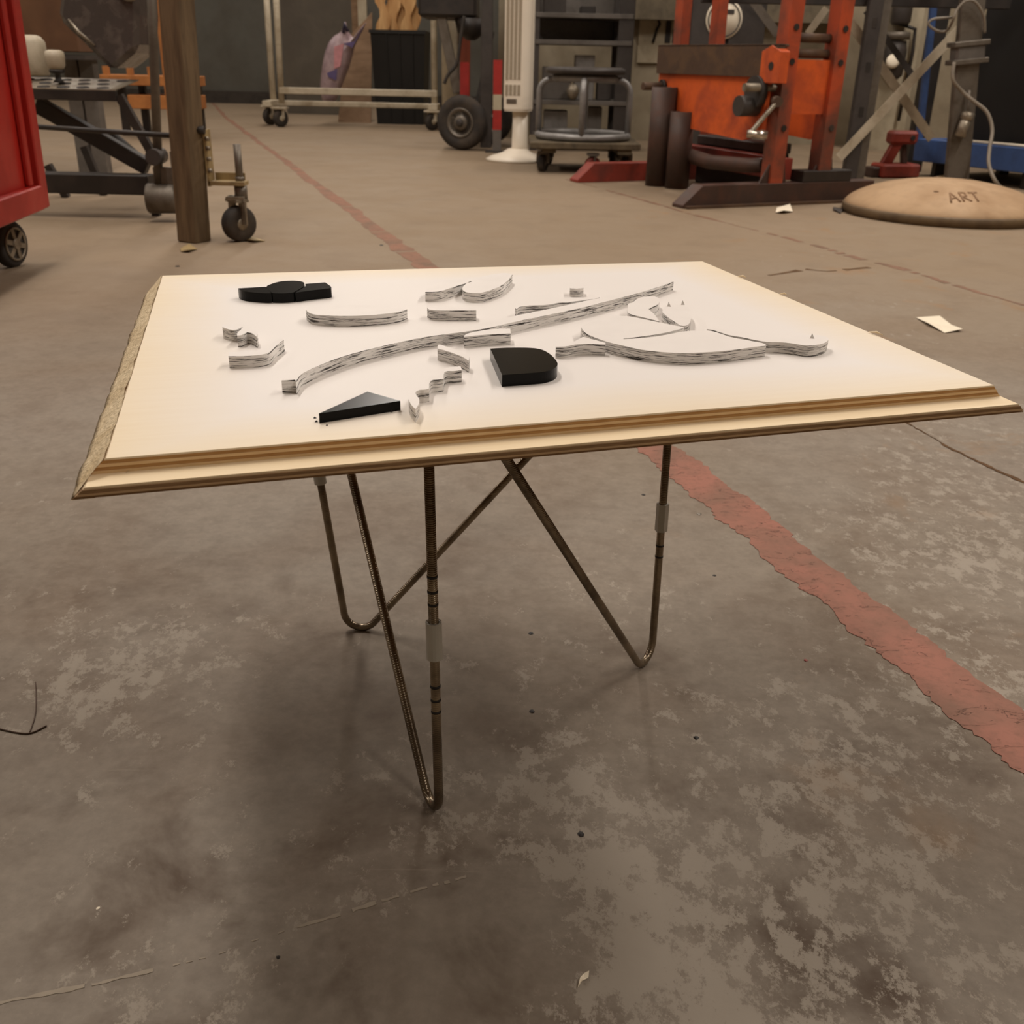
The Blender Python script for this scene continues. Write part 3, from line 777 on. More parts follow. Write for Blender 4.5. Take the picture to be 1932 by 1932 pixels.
# ---------------------------------------------------------------- wooden post frame with outrigger caster
P0 = Vector((-1.1333, 3.5111, 0.0000))
rz = math.radians(24)
post = Thing('timber_frame', 'weathered square timber post with a tan caster bracket', 'frame', (P0.x, P0.y + .03, 0))
pc = (P0.x, P0.y + .03)
post.part('post', MB().bar((pc[0], pc[1], 0), (pc[0] + .05, pc[1], 1.4), .082, .082, ref=(math.sin(rz), math.cos(rz), 0)), K_POST, bevel=.004)
# caster bracket on the right face
YB = 3.58
v0 = Vector((-1.0661, 3.5800, 0.3657)); v1 = Vector((-1.0783, 3.5800, 0.1837))
br = post.part('bracket_plate', MB().obox((v0.x - .004, YB - .03, v1.z), (v0.x + .006, YB + .03, v0.z)), K_TAN, bevel=.001)
h1 = Vector((-0.9433, 3.5800, 0.1954))
post.part('bracket_arm', MB().obox((v0.x, YB - .03, h1.z - .008), (h1.x, YB + .03, h1.z + .006)), K_TAN, bevel=.001)
post.part('bracket_lip', MB().obox((v0.x + .01, YB + .024, h1.z + .006), (h1.x - .01, YB + .03, h1.z + .03)), K_TAN)
for py in (276, 300, 317):
    pass
for q in ((-1.0550, 3.5500, 0.3377), (-1.0564, 3.5500, 0.3074), (-1.0601, 3.5500, 0.2734), (-1.0623, 3.5500, 0.2357)):
    post.part('bolt', MB().cyl((v0.x + .004, q[1], q[2]), (v0.x + .018, q[1], q[2]), .007, 8), K_ZINC, br)
st = Vector((-0.9653, 3.5800, 0.2729))
sm = Vector((-0.9663, 3.5800, 0.3206))
post.part('threaded_stem', MB().cyl((st.x, YB, h1.z - .012), (st.x, YB, sm.z), .013, 10), K_STEEL)
post.part('nut', MB().cyl((st.x, YB, h1.z + .006), (st.x, YB, h1.z + .02), .016, 6), K_STEEL)
cc = (-1.0445, 3.6962, 0.0000)
caster(post, (st.x - .014, YB - .01, .06), .06, .05, (.72, -.7, 0), .138, K_RUBBER, K_ZINC, (.06, .06))
post.part('caster_neck', MB().cyl((st.x, YB, .14), (st.x, YB, h1.z - .006), .022, 14), K_STEEL)
nb = Vector((-1.0899, 3.6000, 0.3657))
post.part('rod_end_nut', MB().cyl((pc[0] + .045, pc[1], nb.z), (pc[0] + .075, pc[1], nb.z), .014, 6), K_BLACK)

# ---------------------------------------------------------------- black trolley with a perforated step behind the post
YT = 4.05
tr = Thing('step_trolley', 'black steel trolley frame with a perforated grey step', 'trolley', (-1.6360, 4.0456, 0.0000))
def seg(a, b, w_, h_, y=YT): return MB().bar((a[0], y, a[2]), (b[0], y, b[2]), w_, h_)
b0 = (-1.9103, 4.0500, 0.1220); b1_ = (-1.4400, 4.0500, 0.1283)
tr.part('lower_beam', MB().obox((b0[0] - .2, YT - .04, b1_[2] - .037), (b1_[0], YT + .04, b1_[2] + .037)), K_BLACK, bevel=.004)
s0 = (-1.8923, 4.0500, 0.4441); s1 = (-1.5261, 4.0500, 0.4518); s2 = (-1.6321, 4.3000, 0.4931)
dk = MB(); dk.obox((s0[0] - .2, YT - .02, s1[2] - .024), (s1[0], YT, s1[2] + .012))
tr.part('step_front', dk, K_BLACK, bevel=.002)
stp = MB()
zs = s1[2] + .012
stp.add([(s0[0] - .2, YT - .02, zs), (s1[0] + .0, YT - .02, zs), (s1[0] - .02, YT + .3, zs + .03), (s0[0] - .2, YT + .3, zs + .03), (s0[0] - .2, YT - .02, zs + .004), (s1[0], YT - .02, zs + .004), (s1[0] - .02, YT + .3, zs + .034), (s0[0] - .2, YT + .3, zs + .034)], [(3, 2, 1, 0), (4, 5, 6, 7), (0, 1, 5, 4), (1, 2, 6, 5), (2, 3, 7, 6), (3, 0, 4, 7)])
step = tr.part('step_plate', stp, K_ZINC)
for rr in range(3):
    for k in range(9):
        x = s1[0] - .06 - k * .075 - (.037 if rr % 2 else 0); f = .12 + rr * .33
        y = YT - .02 + .32 * f; z = zs + .004 + .03 * f
        tr.part('step_hole', MB().torus((x, y, z), (0, -.09, 1), .02, .004, 16, 6).cyl((x, y, z - .002), (x, y, z + .0015), .018, 14), [K_BLACK], step)
# sloping members
e0 = (-1.5206, 4.0500, 0.4482); e1 = (-1.4018, 4.0500, 0.1999)
tr.part('end_brace', seg(e0, e1, .03, .03), K_BLACK)
g0 = (-1.8817, 4.1000, 0.4053); g1 = (-1.4793, 4.1000, 0.1818)
tr.part('diagonal_beam', MB().bar((g0[0], YT + .1, g0[2]), (g1[0], YT + .1, g1[2]), .05, .06), K_BLACK, bevel=.003)
g2 = (-1.7985, 4.4000, 0.2644); g3 = (-1.6048, 4.4000, 0.1890)
tr.part('lift_arm', MB().tube([(g2[0], 4.4, g2[2] + .03), ((g2[0] + g3[0]) / 2, 4.4, (g2[2] + g3[2]) / 2 + .05), (g3[0], 4.4, g3[2])], .022, 10), K_BLACK)
r0 = (-1.7393, 3.8000, 0.3402); r1 = (-1.2421, 3.8000, 0.3508)
tr.part('tie_rod', MB().cyl((r0[0] - .1, 3.8, r1[2]), (pc[0] - .03, 3.6, r1[2] - .01), .009, 10), K_BLACK)
u0 = (-1.3102, 4.0000, 0.8048); u1 = (-1.3903, 4.0000, 0.1112)
tr.part('upright_pipe', MB().cyl((u0[0] + .02, 3.98, 1.25), (u1[0], 3.98, u1[2] - .01), .017, 12), K_STEEL)
ro_ = (-1.3800, 3.9800, 0.0586)
rl = tr.part('roller', MB().lathe([(.01, -.055), (.052, -.055), (.056, -.05), (.056, .05), (.052, .055), (.01, .055)], (ro_[0], 3.98, .085), (1, .1, 0), 28), K_STEEL)
tr.part('roller_fork', MB().obox((ro_[0] + .058, 3.95, .03), (ro_[0] + .07, 4.0, .26)).obox((ro_[0] - .02, 3.97, .14), (ro_[0] + .07, 4.0, .2)), K_STEEL)
tr.part('pivot_pin', MB().cyl((ro_[0] - .0, 3.93, .24), (ro_[0], 4.02, .24), .03, 14), K_DKGREY)
ft_ = (-2.3306, 5.4955, 0.0000)
for px in ((-2.0838, 4.6000, 0.1172), (-1.9530, 4.7000, 0.1896)):
    tr.part('rear_leg', MB().bar((px[0], px[1], px[2] + .02), (px[0] + .06, px[1], 0.0), .03, .03), K_BLACK)
tr.part('rear_leg', MB().bar((b1_[0] - .02, 4.12, 0), (b1_[0] - .02, 4.12, b1_[2]), .03, .03), K_BLACK)
# clear-plastic wrapped bundle
w0 = (-1.5913, 4.3000, 0.7435)
bn = MB()
ring = []
prof_ = [(-1.7428, 4.3500, 0.8891), (-1.5884, 4.3500, 0.8922), (-1.4711, 4.3500, 0.8945), (-1.4806, 4.3500, 0.7291), (-1.5011, 4.3500, 0.6056), (-1.5667, 4.3500, 0.5599), (-1.6138, 4.3500, 0.5279), (-1.6567, 4.3500, 0.5697), (-1.7096, 4.3500, 0.6262), (-1.7573, 4.3500, 0.6708), (-1.7968, 4.3500, 0.7114)]
bn.plate([(p[0], 4.25, p[2]) for p in prof_], (0, .25, 0))
bz = min(p[2] for p in prof_)
film = Thing('wrapped_bundle', 'dark bundle in crinkled clear plastic hanging over the trolley', 'bundle', (w0[0], 4.35, bz))
o = film.part('film_wrap', bn, K_FILM, bevel=.02)
ed = MB(); e_a = (-1.7514, 4.2400, 0.7086); e_b = (-1.6633, 4.2400, 0.6182)
ed.tube([(e_a[0], 4.245, e_a[2]), ((e_a[0] + e_b[0]) / 2 - .01, 4.242, (e_a[2] + e_b[2]) / 2), (e_b[0], 4.245, e_b[2])], [.004, .008, .004], 6)
film.part('shiny_fold', ed, K_ZINC)
ea = (-1.5057, 4.2300, 0.8053); film.part('taped_ring', MB().torus((ea[0], 4.24, ea[2] + .01), (0, 1, 0), .035, .008, 18, 6), K_ZINC)
film.part('hanging_strap', MB().bar((w0[0] - .02, 4.37, bz + .3), (w0[0] - .02, 4.37, 1.6), .02, .004), K_BLACK)
# white knob handle standing on the step
kb = (-1.7857, 4.1500, 0.4962)
kt = (-1.7700, 4.1500, 0.5892)
kn = Thing('knob_handle', 'white knob on a short black stem standing on the step', 'handle', (kb[0], 4.15, zs + .022))
kn.part('stem', MB().lathe([(.022, 0), (.012, .01), (.01, .03), (.028, .035), (.028, .045)], (kb[0], 4.15, zs + .022), n=16), K_BLACK)
kn.part('knob', MB().lathe([(.024, .045), (.033, .06), (.036, .09), (.034, .108), (.02, .114)], (kb[0], 4.15, zs + .022), n=20), K_OFFW)

# far left clutter
cb = (-2.3622, 5.6000, 0.6598)
bx0 = (-2.5299, 5.6000, 0.5875); bx1 = (-2.2041, 5.6000, 0.6826)
sh = Thing('storage_stand', 'grey steel stand with a brown carton behind the trolley', 'stand', (-2.6669, 6.1685, 0.0000))
for q in ((-2.3179, 5.6000, 0.5993), (-2.2358, 5.6000, 0.6010)):
    sh.part('post', MB().obox((q[0] - .035, 5.55, 0), (q[0] + .035, 5.62, bx0[2] - .03)), K_GREY)
sh.part('top_tray', MB().obox((bx0[0] - .3, 5.4, bx0[2] - .03), (bx1[0] + .03, 5.8, bx0[2] - .01)), K_DKGREY)
single('cardboard_box', MB().obox((bx0[0] - .25, 5.42, bx0[2] + .004), (bx1[0], 5.78, bx1[2] + .22)), K_CARD, 'brown cardboard box on the grey stand at the far left', 'box', ((bx0[0] + bx1[0]) / 2, 5.6, bx0[2] + .001), .004)
wt = (-1.9241, 4.3000, 0.5296)
single('white_canister', MB().lathe([(.045, 0), (.05, .006), (.05, .12), (.035, .14), (.02, .145)], (wt[0], 4.28, zs + .042), n=24), K_OFFW, 'off-white canister behind the knob on the perforated step', 'canister', (wt[0], 4.28, zs + .042))
# orange-brown wooden crate shelf further back
oa = (-3.1080, 8.0000, 0.3707); ob = (-2.7361, 8.0000, 0.4398); oc = (-2.7655, 8.0000, 0.2134); od = (-3.6299, 9.7736, -0.0000)
cr = Thing('wooden_rack', 'orange-brown wooden rack with two boards seen behind the trolley', 'rack', (oa[0], 8.1, 0))
cr.part('board', MB().obox((oa[0] - .05, 8.0, oa[2]), (ob[0] + .3, 8.3, ob[2])), K_ORW, bevel=.004)
o2 = (-2.9451, 8.0000, 0.2096); o3 = (-2.7456, 8.0000, 0.3056)
cr.part('board', MB().obox((o2[0], 8.0, o2[2]), (o3[0] + .3, 8.3, o3[2])), K_ORW, bevel=.004)
for q in ((-3.0919, 8.0000, 0.4253), (-2.9135, 8.0000, 0.4362), (-2.7593, 8.0000, 0.4430)):
    cr.part('peg', MB().obox((q[0] - .02, 8.02, ob[2]), (q[0] + .02, 8.06, ob[2] + .06)), K_ORW)
cr.part('side_leg', MB().obox((o2[0], 8.25, 0), (o2[0] + .05, 8.3, oa[2])), K_BLACK)
cr.part('side_leg', MB().obox((ob[0] + .22, 8.25, 0), (ob[0] + .27, 8.3, oa[2])), K_BLACK)
cr.part('side_leg', MB().obox((oa[0], 8.25, 0), (oa[0] + .05, 8.3, oa[2])), K_BLACK)
og = (-2.1417, 6.5000, 0.7101)
single('orange_plank', MB().obox((og[0] - .02, 6.5, 0), (og[0] + .05, 6.54, 1.6)), K_ORW, 'upright orange-brown plank behind the timber post', 'plank', (og[0], 6.5, 0))

# ---------------------------------------------------------------- white rolling rack
YR = 9.9
rk = Thing('rolling_rack', 'off-white tubular rolling rack in front of the dark wall', 'rack', (-1.7535, 10.2476, 0.0000))
pA = (-2.3266, 9.9500, 0.2339); pB = (-2.1833, 9.7000, 0.2227); pE = (-0.8600, 9.8000, 0.2917)
for q, y, tp_ in ((pA, 10.0, Vector((-2.3110, 10.0000, 1.0470))), (pB, 9.7, Vector((-2.1583, 9.7000, 1.0352)))):
    rk.part('upright', MB().cyl((q[0] + .01, y, .2), Vector((q[0] + .01, y, .2)) + (tp_ - Vector((q[0] + .01, y, .2))) * 1.5, .028, 12), K_OFFW)
rk.part('base_rail', MB().obox((pB[0], 9.67, pE[2] - .01), (pE[0] + .1, 9.73, pE[2] + .045)), K_OFFW, bevel=.004)
rk.part('base_rail', MB().obox((pA[0], 9.97, .17), (pE[0] + .1, 10.03, .215)), K_OFFW, bevel=.004)
rk.part('cross_rail', MB().obox((pA[0] - .02, 9.68, .17), (pA[0] + .06, 10.02, .22)), K_OFFW, bevel=.004)
rk.part('cross_rail', MB().obox((pE[0] + .02, 9.68, .17), (pE[0] + .1, 10.02, .22)), K_OFFW, bevel=.004)
for x in (pE[0] + .05,):
    rk.part('upright', MB().cyl((x, 10.0, .2), (x, 10.0, 1.9), .028, 12), K_OFFW)
for (x, y) in ((pB[0] - .01, 9.7), (pA[0] - .03, 10.0), (pE[0] + .05, 9.7), (pE[0] + .05, 10.0)):
    caster(rk, (x, y, .075), .075, .05, (.75, -.66, 0), .155, K_RUBBER, K_OFFW, (.14, .12))

# plastic bag, leaning boards and bin behind the rack
gp0 = (-2.6300, 12.0000, 1.1392); gp1 = (-1.7024, 12.0000, 1.1580)
single('wall_panel', MB().obox((gp0[0], 12.0, 0), (gp1[0], 12.03, 2.0)), worn('olive_grey_panel', c8(82, 74, 62), c8(70, 62, 52), .6, 0, 2), 'dark olive sheet leaning upright behind the white rack', 'panel', ((gp0[0] + gp1[0]) / 2, 12.0, 0))
lb0 = (-1.8275, 10.7000, 0.0382); lb1 = (-1.4967, 10.7000, 0.0452); lb2 = (-1.5457, 10.9000, 0.8641); lb3 = (-1.7534, 10.9000, 0.5832)
single('plywood_sheet', MB().plate([(lb0[0], 10.62, 0), (lb1[0], 10.62, 0), (lb2[0] + .05, 10.95, 1.0), (lb3[0], 10.9, .75)], (.0, .02, .006)), K_PLY, 'brown board leaning between plastic bag and black bin', 'board', ((lb0[0] + lb1[0]) / 2, 10.62, 0))
for i, (q, h) in enumerate((((-1.6330, 11.2000, 0.8317), 1.7), ((-1.7282, 11.4000, 0.8345), 1.6))):
    single('plank', MB().obox((q[0] - .04, q[1], 0), (q[0] + .05, q[1] + .03, h)), K_CREAMP if i == 0 else K_PLY, ('pale narrow plank standing behind the brown board', 'brown narrow plank left of the pale plank')[i], 'plank', (q[0], q[1], 0))
bgp = [(-1.9059, 10.1500, 0.3148), (-1.8806, 10.1500, 0.4889), (-1.8367, 10.1500, 0.6474), (-1.7665, 10.1500, 0.7600), (-1.6803, 10.1500, 0.8147), (-1.6421, 10.1500, 0.8944), (-1.6215, 10.1500, 0.8159), (-1.5505, 10.1500, 0.7644), (-1.4473, 10.1500, 0.8896), (-1.5635, 10.1500, 0.6931), (-1.5981, 10.1500, 0.5850), (-1.6542, 10.1500, 0.4482), (-1.7211, 10.1500, 0.3095), (-1.7878, 10.1500, 0.1877), (-1.8784, 10.1500, 0.1858)]
def blob(pts, y, th_, nl=7):
    """puffy closed bag from an outline in the xz plane"""
    c = Vector((sum(p[0] for p in pts) / len(pts), sum(p[2] for p in pts) / len(pts)))
    loop = [Vector((p[0], p[2])) for p in pts]
    lp = crom([tuple(p) for p in loop], 3)
    mbx = MB(); n = len(lp); vs = []
    for k in range(nl + 1):
        a = -PI / 2 + PI * k / nl
        s_ = .25 + .75 * math.cos(a); yy = y + th_ * math.sin(a)
        for j, p in enumerate(lp):
            q = c + (p - c) * s_
            nz = .012 * mnoise.noise((q.x * 18, k * .8, q.y * 18))
            vs.append((q.x, yy + nz, q.y))
    fs = []
    for k in range(nl):
        for j in range(n):
            j2 = (j + 1) % n
            fs.append((k * n + j, k * n + j2, (k + 1) * n + j2, (k + 1) * n + j))
    fs.append(list(range(n))); fs.append([nl * n + j for j in range(n)][::-1])
    return mbx.add(vs, fs, 0, True)
bq = (-1.6874, 9.8545, 0.0000)
zb_ = min(p[2] for p in bgp)
bag = Thing('plastic_bag', 'crumpled lilac plastic bag with knotted handles hanging on the white rack', 'bag', (bgp[0][0], 10.2, zb_))
bag.part('sack', blob(bgp, 10.2, .14), K_BAG)
def patch(name, pts, y, mat):
    bag.part(name, MB().plate([(p[0], y, p[2]) for p in pts], (0, .004, 0)), mat)
patch('printed_patch', [(-1.8131, 10.0400, 0.4552), (-1.7127, 10.0400, 0.4932), (-1.7278, 10.0400, 0.3938), (-1.7955, 10.0400, 0.4195)], 10.052, K_BAGB)
patch('printed_patch', [(-1.7322, 10.0400, 0.6795), (-1.6431, 10.0400, 0.7077), (-1.6821, 10.0400, 0.5162), (-1.7422, 10.0400, 0.4926)], 10.05, K_BAGR)
patch('handle_knot', [(-1.6529, 10.0400, 0.7075), (-1.5450, 10.0400, 0.7273), (-1.4416, 10.0400, 0.8776), (-1.5669, 10.0400, 0.6741)], 10.06, K_BAGB)
bag.part('handle_loop', MB().tube([(-1.6485, 10.1000, 0.7966), (-1.6349, 10.1000, 0.8755), (-1.6091, 10.1000, 0.8061)], .018, 8), simple('dark_violet_plastic', c8(40, 34, 56), .5))
# black bin with off-cuts
b_a = (-1.4177, 10.5000, 0.0177); b_b = (-0.9617, 10.5000, 0.0273); b_c = (-1.4493, 10.5000, 0.8325); b_d = (-0.9483, 10.5000, 0.8428)
hb = (b_c[2] + b_d[2]) / 2
def frustum(x0, x1, X0, X1, y0, y1, Y0, Y1, z0, z1):
    return MB().add([(x0, y0, z0), (x1, y0, z0), (x1, y1, z0), (x0, y1, z0), (X0, Y0, z1), (X1, Y0, z1), (X1, Y1, z1), (X0, Y1, z1)], [(3, 2, 1, 0), (0, 1, 5, 4), (1, 2, 6, 5), (2, 3, 7, 6), (3, 0, 4, 7)])
bin_ = Thing('waste_bin', 'tall black bin behind the white rack filled with lumber', 'bin', ((b_a[0] + b_b[0]) / 2, 10.8, 0))
mbb = frustum(b_a[0], b_b[0], b_c[0], b_d[0] + .02, 10.5, 11.0, 10.42, 11.05, 0, hb)
bin_.part('shell', mbb, K_BIN)
bin_.part('rim', MB().obox((b_c[0] - .01, 10.405, hb - .03), (b_d[0] + .03, 10.42, hb)), K_BIN)
bin_.part('bottom', MB().obox((b_a[0] + .01, 10.52, .01), (b_b[0] - .01, 10.98, .03)), K_BIN)
for k in (.3, .55, .8):
    x = b_a[0] + (b_b[0] - b_a[0]) * k; X = b_c[0] + (b_d[0] - b_c[0]) * k
    bin_.part('side_rib', MB().bar((x, 10.495, .02), (X, 10.418, hb - .03), .012, .02, ref=(0, 1, 0)), K_BIN)
rnd = random.Random(12)
LABS = ['wavy-edged board off-cut at the left of the black bin', 'second wavy board off-cut from the left in the bin', 'wavy board off-cut in the middle of the bin', 'second wavy board off-cut from the right in the bin', 'wavy-edged board off-cut at the right of the black bin', 'tall board off-cut at the back left of the bin', 'tall board off-cut at the back right of the bin']
for k in range(7):
    bw = .1 if k < 5 else .2
    f = (k + .5) / 5 if k < 5 else (.3, .72)[k - 5]
    x = b_a[0] + .05 + (b_b[0] - b_a[0] - .1) * f; y = (10.6 + .05 * (k % 3)) if k < 5 else 10.8 + .05 * (k - 5)
    hh = rnd.uniform(1.35, 1.55) if k < 5 else 1.7
    Lp = []; Rp = []
    for j in range(24):
        z = .035 + (hh - .035) * j / 23
        xs = x + (.02 if k % 2 else -.02) * j / 23
        if z > hb - .05 and k < 5:
            Lp.append((xs - bw * (.5 + .28 * math.sin(z * 24 + k * 2)), y, z)); Rp.append((xs + bw * (.5 + .28 * math.sin(z * 21 + k * 3 + 1)), y, z))
        else:
            Lp.append((xs - bw * .38, y, z)); Rp.append((xs + bw * .38, y, z))
    single('lumber_offcut', MB().plate(Lp + Rp[::-1], (0, .022, 0)), K_LUMBER, LABS[k], 'off-cut', (x, y, .035), group='off-cuts in the black bin')

# ---------------------------------------------------------------- wheeled welder / hand truck with big pneumatic wheels
wc = Vector((-0.4210, 7.6300, 0.1826)); r = .185
wc.z = r
ax = Vector((-.32, -.95, 0)).normalized()
tk = Thing('machine_truck', 'dark grey machine cart with large pneumatic wheels beside the fan', 'cart', (wc.x, wc.y + .3, 0))
def bigwheel(c):
    tprof = [(.085, -.03), (.125, -.05), (.165, -.05), (.18, -.03), (.185, 0), (.18, .03), (.165, .05), (.125, .05), (.085, .03)]
    w_ = tk.part('tyre', MB().lathe(tprof, c, ax, 40), K_RUBBER)
    tk.part('rim', MB().lathe([(.02, .045), (.045, .05), (.05, .03), (.08, .03), (.09, .042), (.1, .044), (.1, -.044), (.02, -.044)], c, ax, 32), K_STEEL, w_)
    tk.part('axle_cap', MB().lathe([(.026, .03), (.026, .058), (.012, .062)], c, ax, 16), K_DKGREY, w_)
bigwheel(wc)
w2 = wc - ax * .62 + Vector((-.02, .0, 0)); bigwheel(w2)
tk.part('axle', MB().cyl(wc, w2, .016), K_DKGREY)
p0 = (-0.2440, 7.6200, 0.0224); p1 = (-0.3006, 7.6200, 0.9701)
tk.part('frame_post', MB().obox((p0[0] - .045, 7.6, .02), (p0[0] + .035, 7.68, 1.7)), K_DKGREY, bevel=.004)
d0 = (-0.6423, 7.8000, 0.9389); d1 = (-0.4916, 7.8000, 0.4364)
tk.part('diagonal_strut', MB().bar((d0[0], 7.8, d0[2] + .2), (d1[0] + .03, 7.8, d1[2] - .06), .07, .05, ref=(0, 1, 0)), K_STEEL, bevel=.004)
d2 = (-0.2102, 7.7200, 0.7784); d3 = (-0.3378, 7.7200, 0.2582)
tk.part('thin_brace', MB().bar((d2[0], 7.72, d2[2]), (d3[0], 7.72, d3[2]), .025, .02, ref=(0, 1, 0)), K_DKGREY)
tb0 = (-0.7371, 7.8000, 0.8436); tb1 = (-0.3091, 7.8000, 1.1746)
tk.part('machine_body', MB().obox((tb0[0], 7.74, tb0[2] + .02), (tb1[0] - .02, 8.4, tb1[2] + .5)), K_BLACK, bevel=.02)
k0 = (-0.3680, 7.7500, 0.8428)
tk.part('motor_pod', MB().lathe([(.03, 0), (.1, .05), (.12, .14)], (k0[0], 7.85, k0[2] - .12), n=20), K_BLACK)
tk.part('axle_bracket', MB().bar((d1[0], 7.9, .16), (wc.x + .28, 7.9, .18), .05, .08), K_DKGREY)
hk = [(-0.4100, 7.7000, 0.8734), (-0.4396, 7.7000, 0.7062), (-0.4623, 7.7000, 0.5700), (-0.5228, 7.7000, 0.5000), (-0.5535, 7.7000, 0.4371)]
tk.part('hose', MB().tube(crom([tuple(p) for p in hk], 5, False), .012, 8), K_RUBBER)
rz1 = (-0.5125, 7.9500, 0.4974); rz2 = (-0.5399, 8.4000, 0.8603)
tk.part('warning_stripe', MB().obox(((-0.4127, 7.7500, 0.9742)[0] - .03, 7.74, .34), ((-0.4127, 7.7500, 0.9742)[0] + .035, 7.745, .58)), K_REDT)
cr0 = (-0.5176, 8.5000, 0.9368)
single('traffic_pole', MB().cyl((cr0[0] - .06, 8.75, 0), (cr0[0] - .06, 8.75, 1.5), .07, 16), K_CREAMP, 'pale pipe standing behind the machine cart', 'pipe', (cr0[0] - .06, 8.75, 0))
single('rust_red_board', MB().obox((cr0[0] + .02, 8.7, 0), (cr0[0] + .1, 8.74, 1.5)), mat_wood('rust_red_wood', (140, 74, 54), (118, 62, 46)), 'rust-red upright board behind the machine cart', 'board', (cr0[0] + .06, 8.7, 0))
# red and white marker post between truck and fan
mp = (-0.1672, 7.4678, 0.0000)
mk = Thing('marker_post', 'red and white striped marker post between cart and fan', 'post', (mp[0], 7.5, 0))
zz = [.0, .15, .28, .38, .6]
for i in range(4):
    mk.part('stripe', MB().obox((mp[0] - .03, 7.48, zz[i]), (mp[0] + .03, 7.5, zz[i + 1])), (K_GREY, K_REDT, K_CREAMP, K_REDT)[i])
mk.part('foot', MB().box((mp[0], 7.49, .006), (.16, .12, .012)), K_DKGREY)

# ---------------------------------------------------------------- white tower fan
FY = 6.9
f0 = (-0.1138, 6.9000, 0.3143); f1 = (0.0846, 6.9000, 0.3185)
fx = (f0[0] + f1[0]) / 2 - .005; zb = f0[2]
fan = Thing('tower_fan', 'tall white tower fan on a flared round base', 'fan', (fx, FY, 0))
wf = (f1[0] - f0[0])
def rr_outline(w_, d_, r_, n=5):
    pts = []
    for cx, cy, a0 in ((w_ / 2 - r_, d_ / 2 - r_, 0), (-w_ / 2 + r_, d_ / 2 - r_, 90), (-w_ / 2 + r_, -d_ / 2 + r_, 180), (w_ / 2 - r_, -d_ / 2 + r_, 270)):
        for k in range(n + 1):
            a = math.radians(a0 + 90 * k / n); pts.append((cx + r_ * math.cos(a), cy + r_ * math.sin(a)))
    return pts
rzf = math.radians(-14)
def fl(x, y): return (fx + x * math.cos(rzf) - y * math.sin(rzf), FY + x * math.sin(rzf) + y * math.cos(rzf))
WB, DB = wf * .86, .17
fan.part('column', MB().plate([(*fl(x, y), zb) for x, y in rr_outline(WB, DB, .045)], (0, 0, 1.25)), K_FAN)
gz = (-0.0485, 6.8200, 0.4895)[2]; gz2 = (-0.0479, 6.8200, 0.4588)[2]; gz3 = (-0.0465, 6.8200, 0.3970)[2]; gz4 = (-0.0457, 6.8200, 0.3597)[2]
def fpanel(x0, x1, z0, z1, mat, name, under=None, pr=.003):
    a, b = fl(x0, -DB / 2 - pr), fl(x1, -DB / 2 - pr); c, d_ = fl(x1, -DB / 2 + .01), fl(x0, -DB / 2 + .01)
    return fan.part(name, MB().plate([(*a, z0), (*b, z0), (*c, z0), (*d_, z0)], (0, 0, z1 - z0)), mat, under)
gx0, gx1 = -WB * .40, WB * .22
for k in range(4):
    x = gx0 + (gx1 - gx0) * (k + .12) / 4
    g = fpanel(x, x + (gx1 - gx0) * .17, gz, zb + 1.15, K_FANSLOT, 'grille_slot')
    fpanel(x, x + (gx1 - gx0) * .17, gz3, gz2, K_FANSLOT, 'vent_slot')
fan.part('collar', MB().plate([(*fl(x, y), zb - .012) for x, y in rr_outline(WB * .96, DB * .96, .045)], (0, 0, .012)), K_FAN)
fpanel(gx0 * .8, gx0 * .8 + .065, gz4 - .012, gz4 + .016, simple('fan_display', c8(96, 84, 72), .4), 'control_display')
nk = (-0.0093, 6.9000, 0.2368)
fan.part('neck', MB().lathe([(.062, .04), (.052, .09), (.048, zb - .01)], (fx + .015, FY, 0), n=24), K_FAN)
fan.part('base', MB().lathe([(.2, 0), (.205, .012), (.17, .03), (.1, .05), (.062, .075)], (fx + .0, FY - .02, 0), n=36), K_FAN)

# ---------------------------------------------------------------- grey steel shelving behind
SY = 7.75
sx0 = (0.0887, 7.7500, 0.9843)[0]; sx1 = (0.7919, 7.7500, 0.9985)[0]
un = Thing('steel_shelving', 'dark grey steel shelving unit behind the dolly', 'shelving', ((sx0 + sx1) / 2, SY, 0))
for x, w_ in ((sx0 - .02, .05), (sx1 - .12, .11)):
    un.part('upright', MB().obox((x, SY, 0), (x + w_, SY + .05, 1.9)), K_DKGREY, bevel=.003)
    un.part('upright', MB().obox((x, SY + .45, 0), (x + w_, SY + .5, 1.9)), K_DKGREY, bevel=.003)
zsh = [(0.4170, 7.7500, 0.9086)[2], (0.4256, 7.7500, 0.7382)[2], (0.4454, 7.7500, 0.3444)[2], (0.4562, 7.7500, 0.1297)[2]]
for z in zsh:
    un.part('shelf', MB().obox((sx0, SY - .01, z - .03), (sx1 - .02, SY + .5, z)), K_GREY, bevel=.002)
un.part('back_panel', MB().obox((sx0, SY + .5, zsh[1]), (sx1, SY + .51, 1.2)), K_GREY)
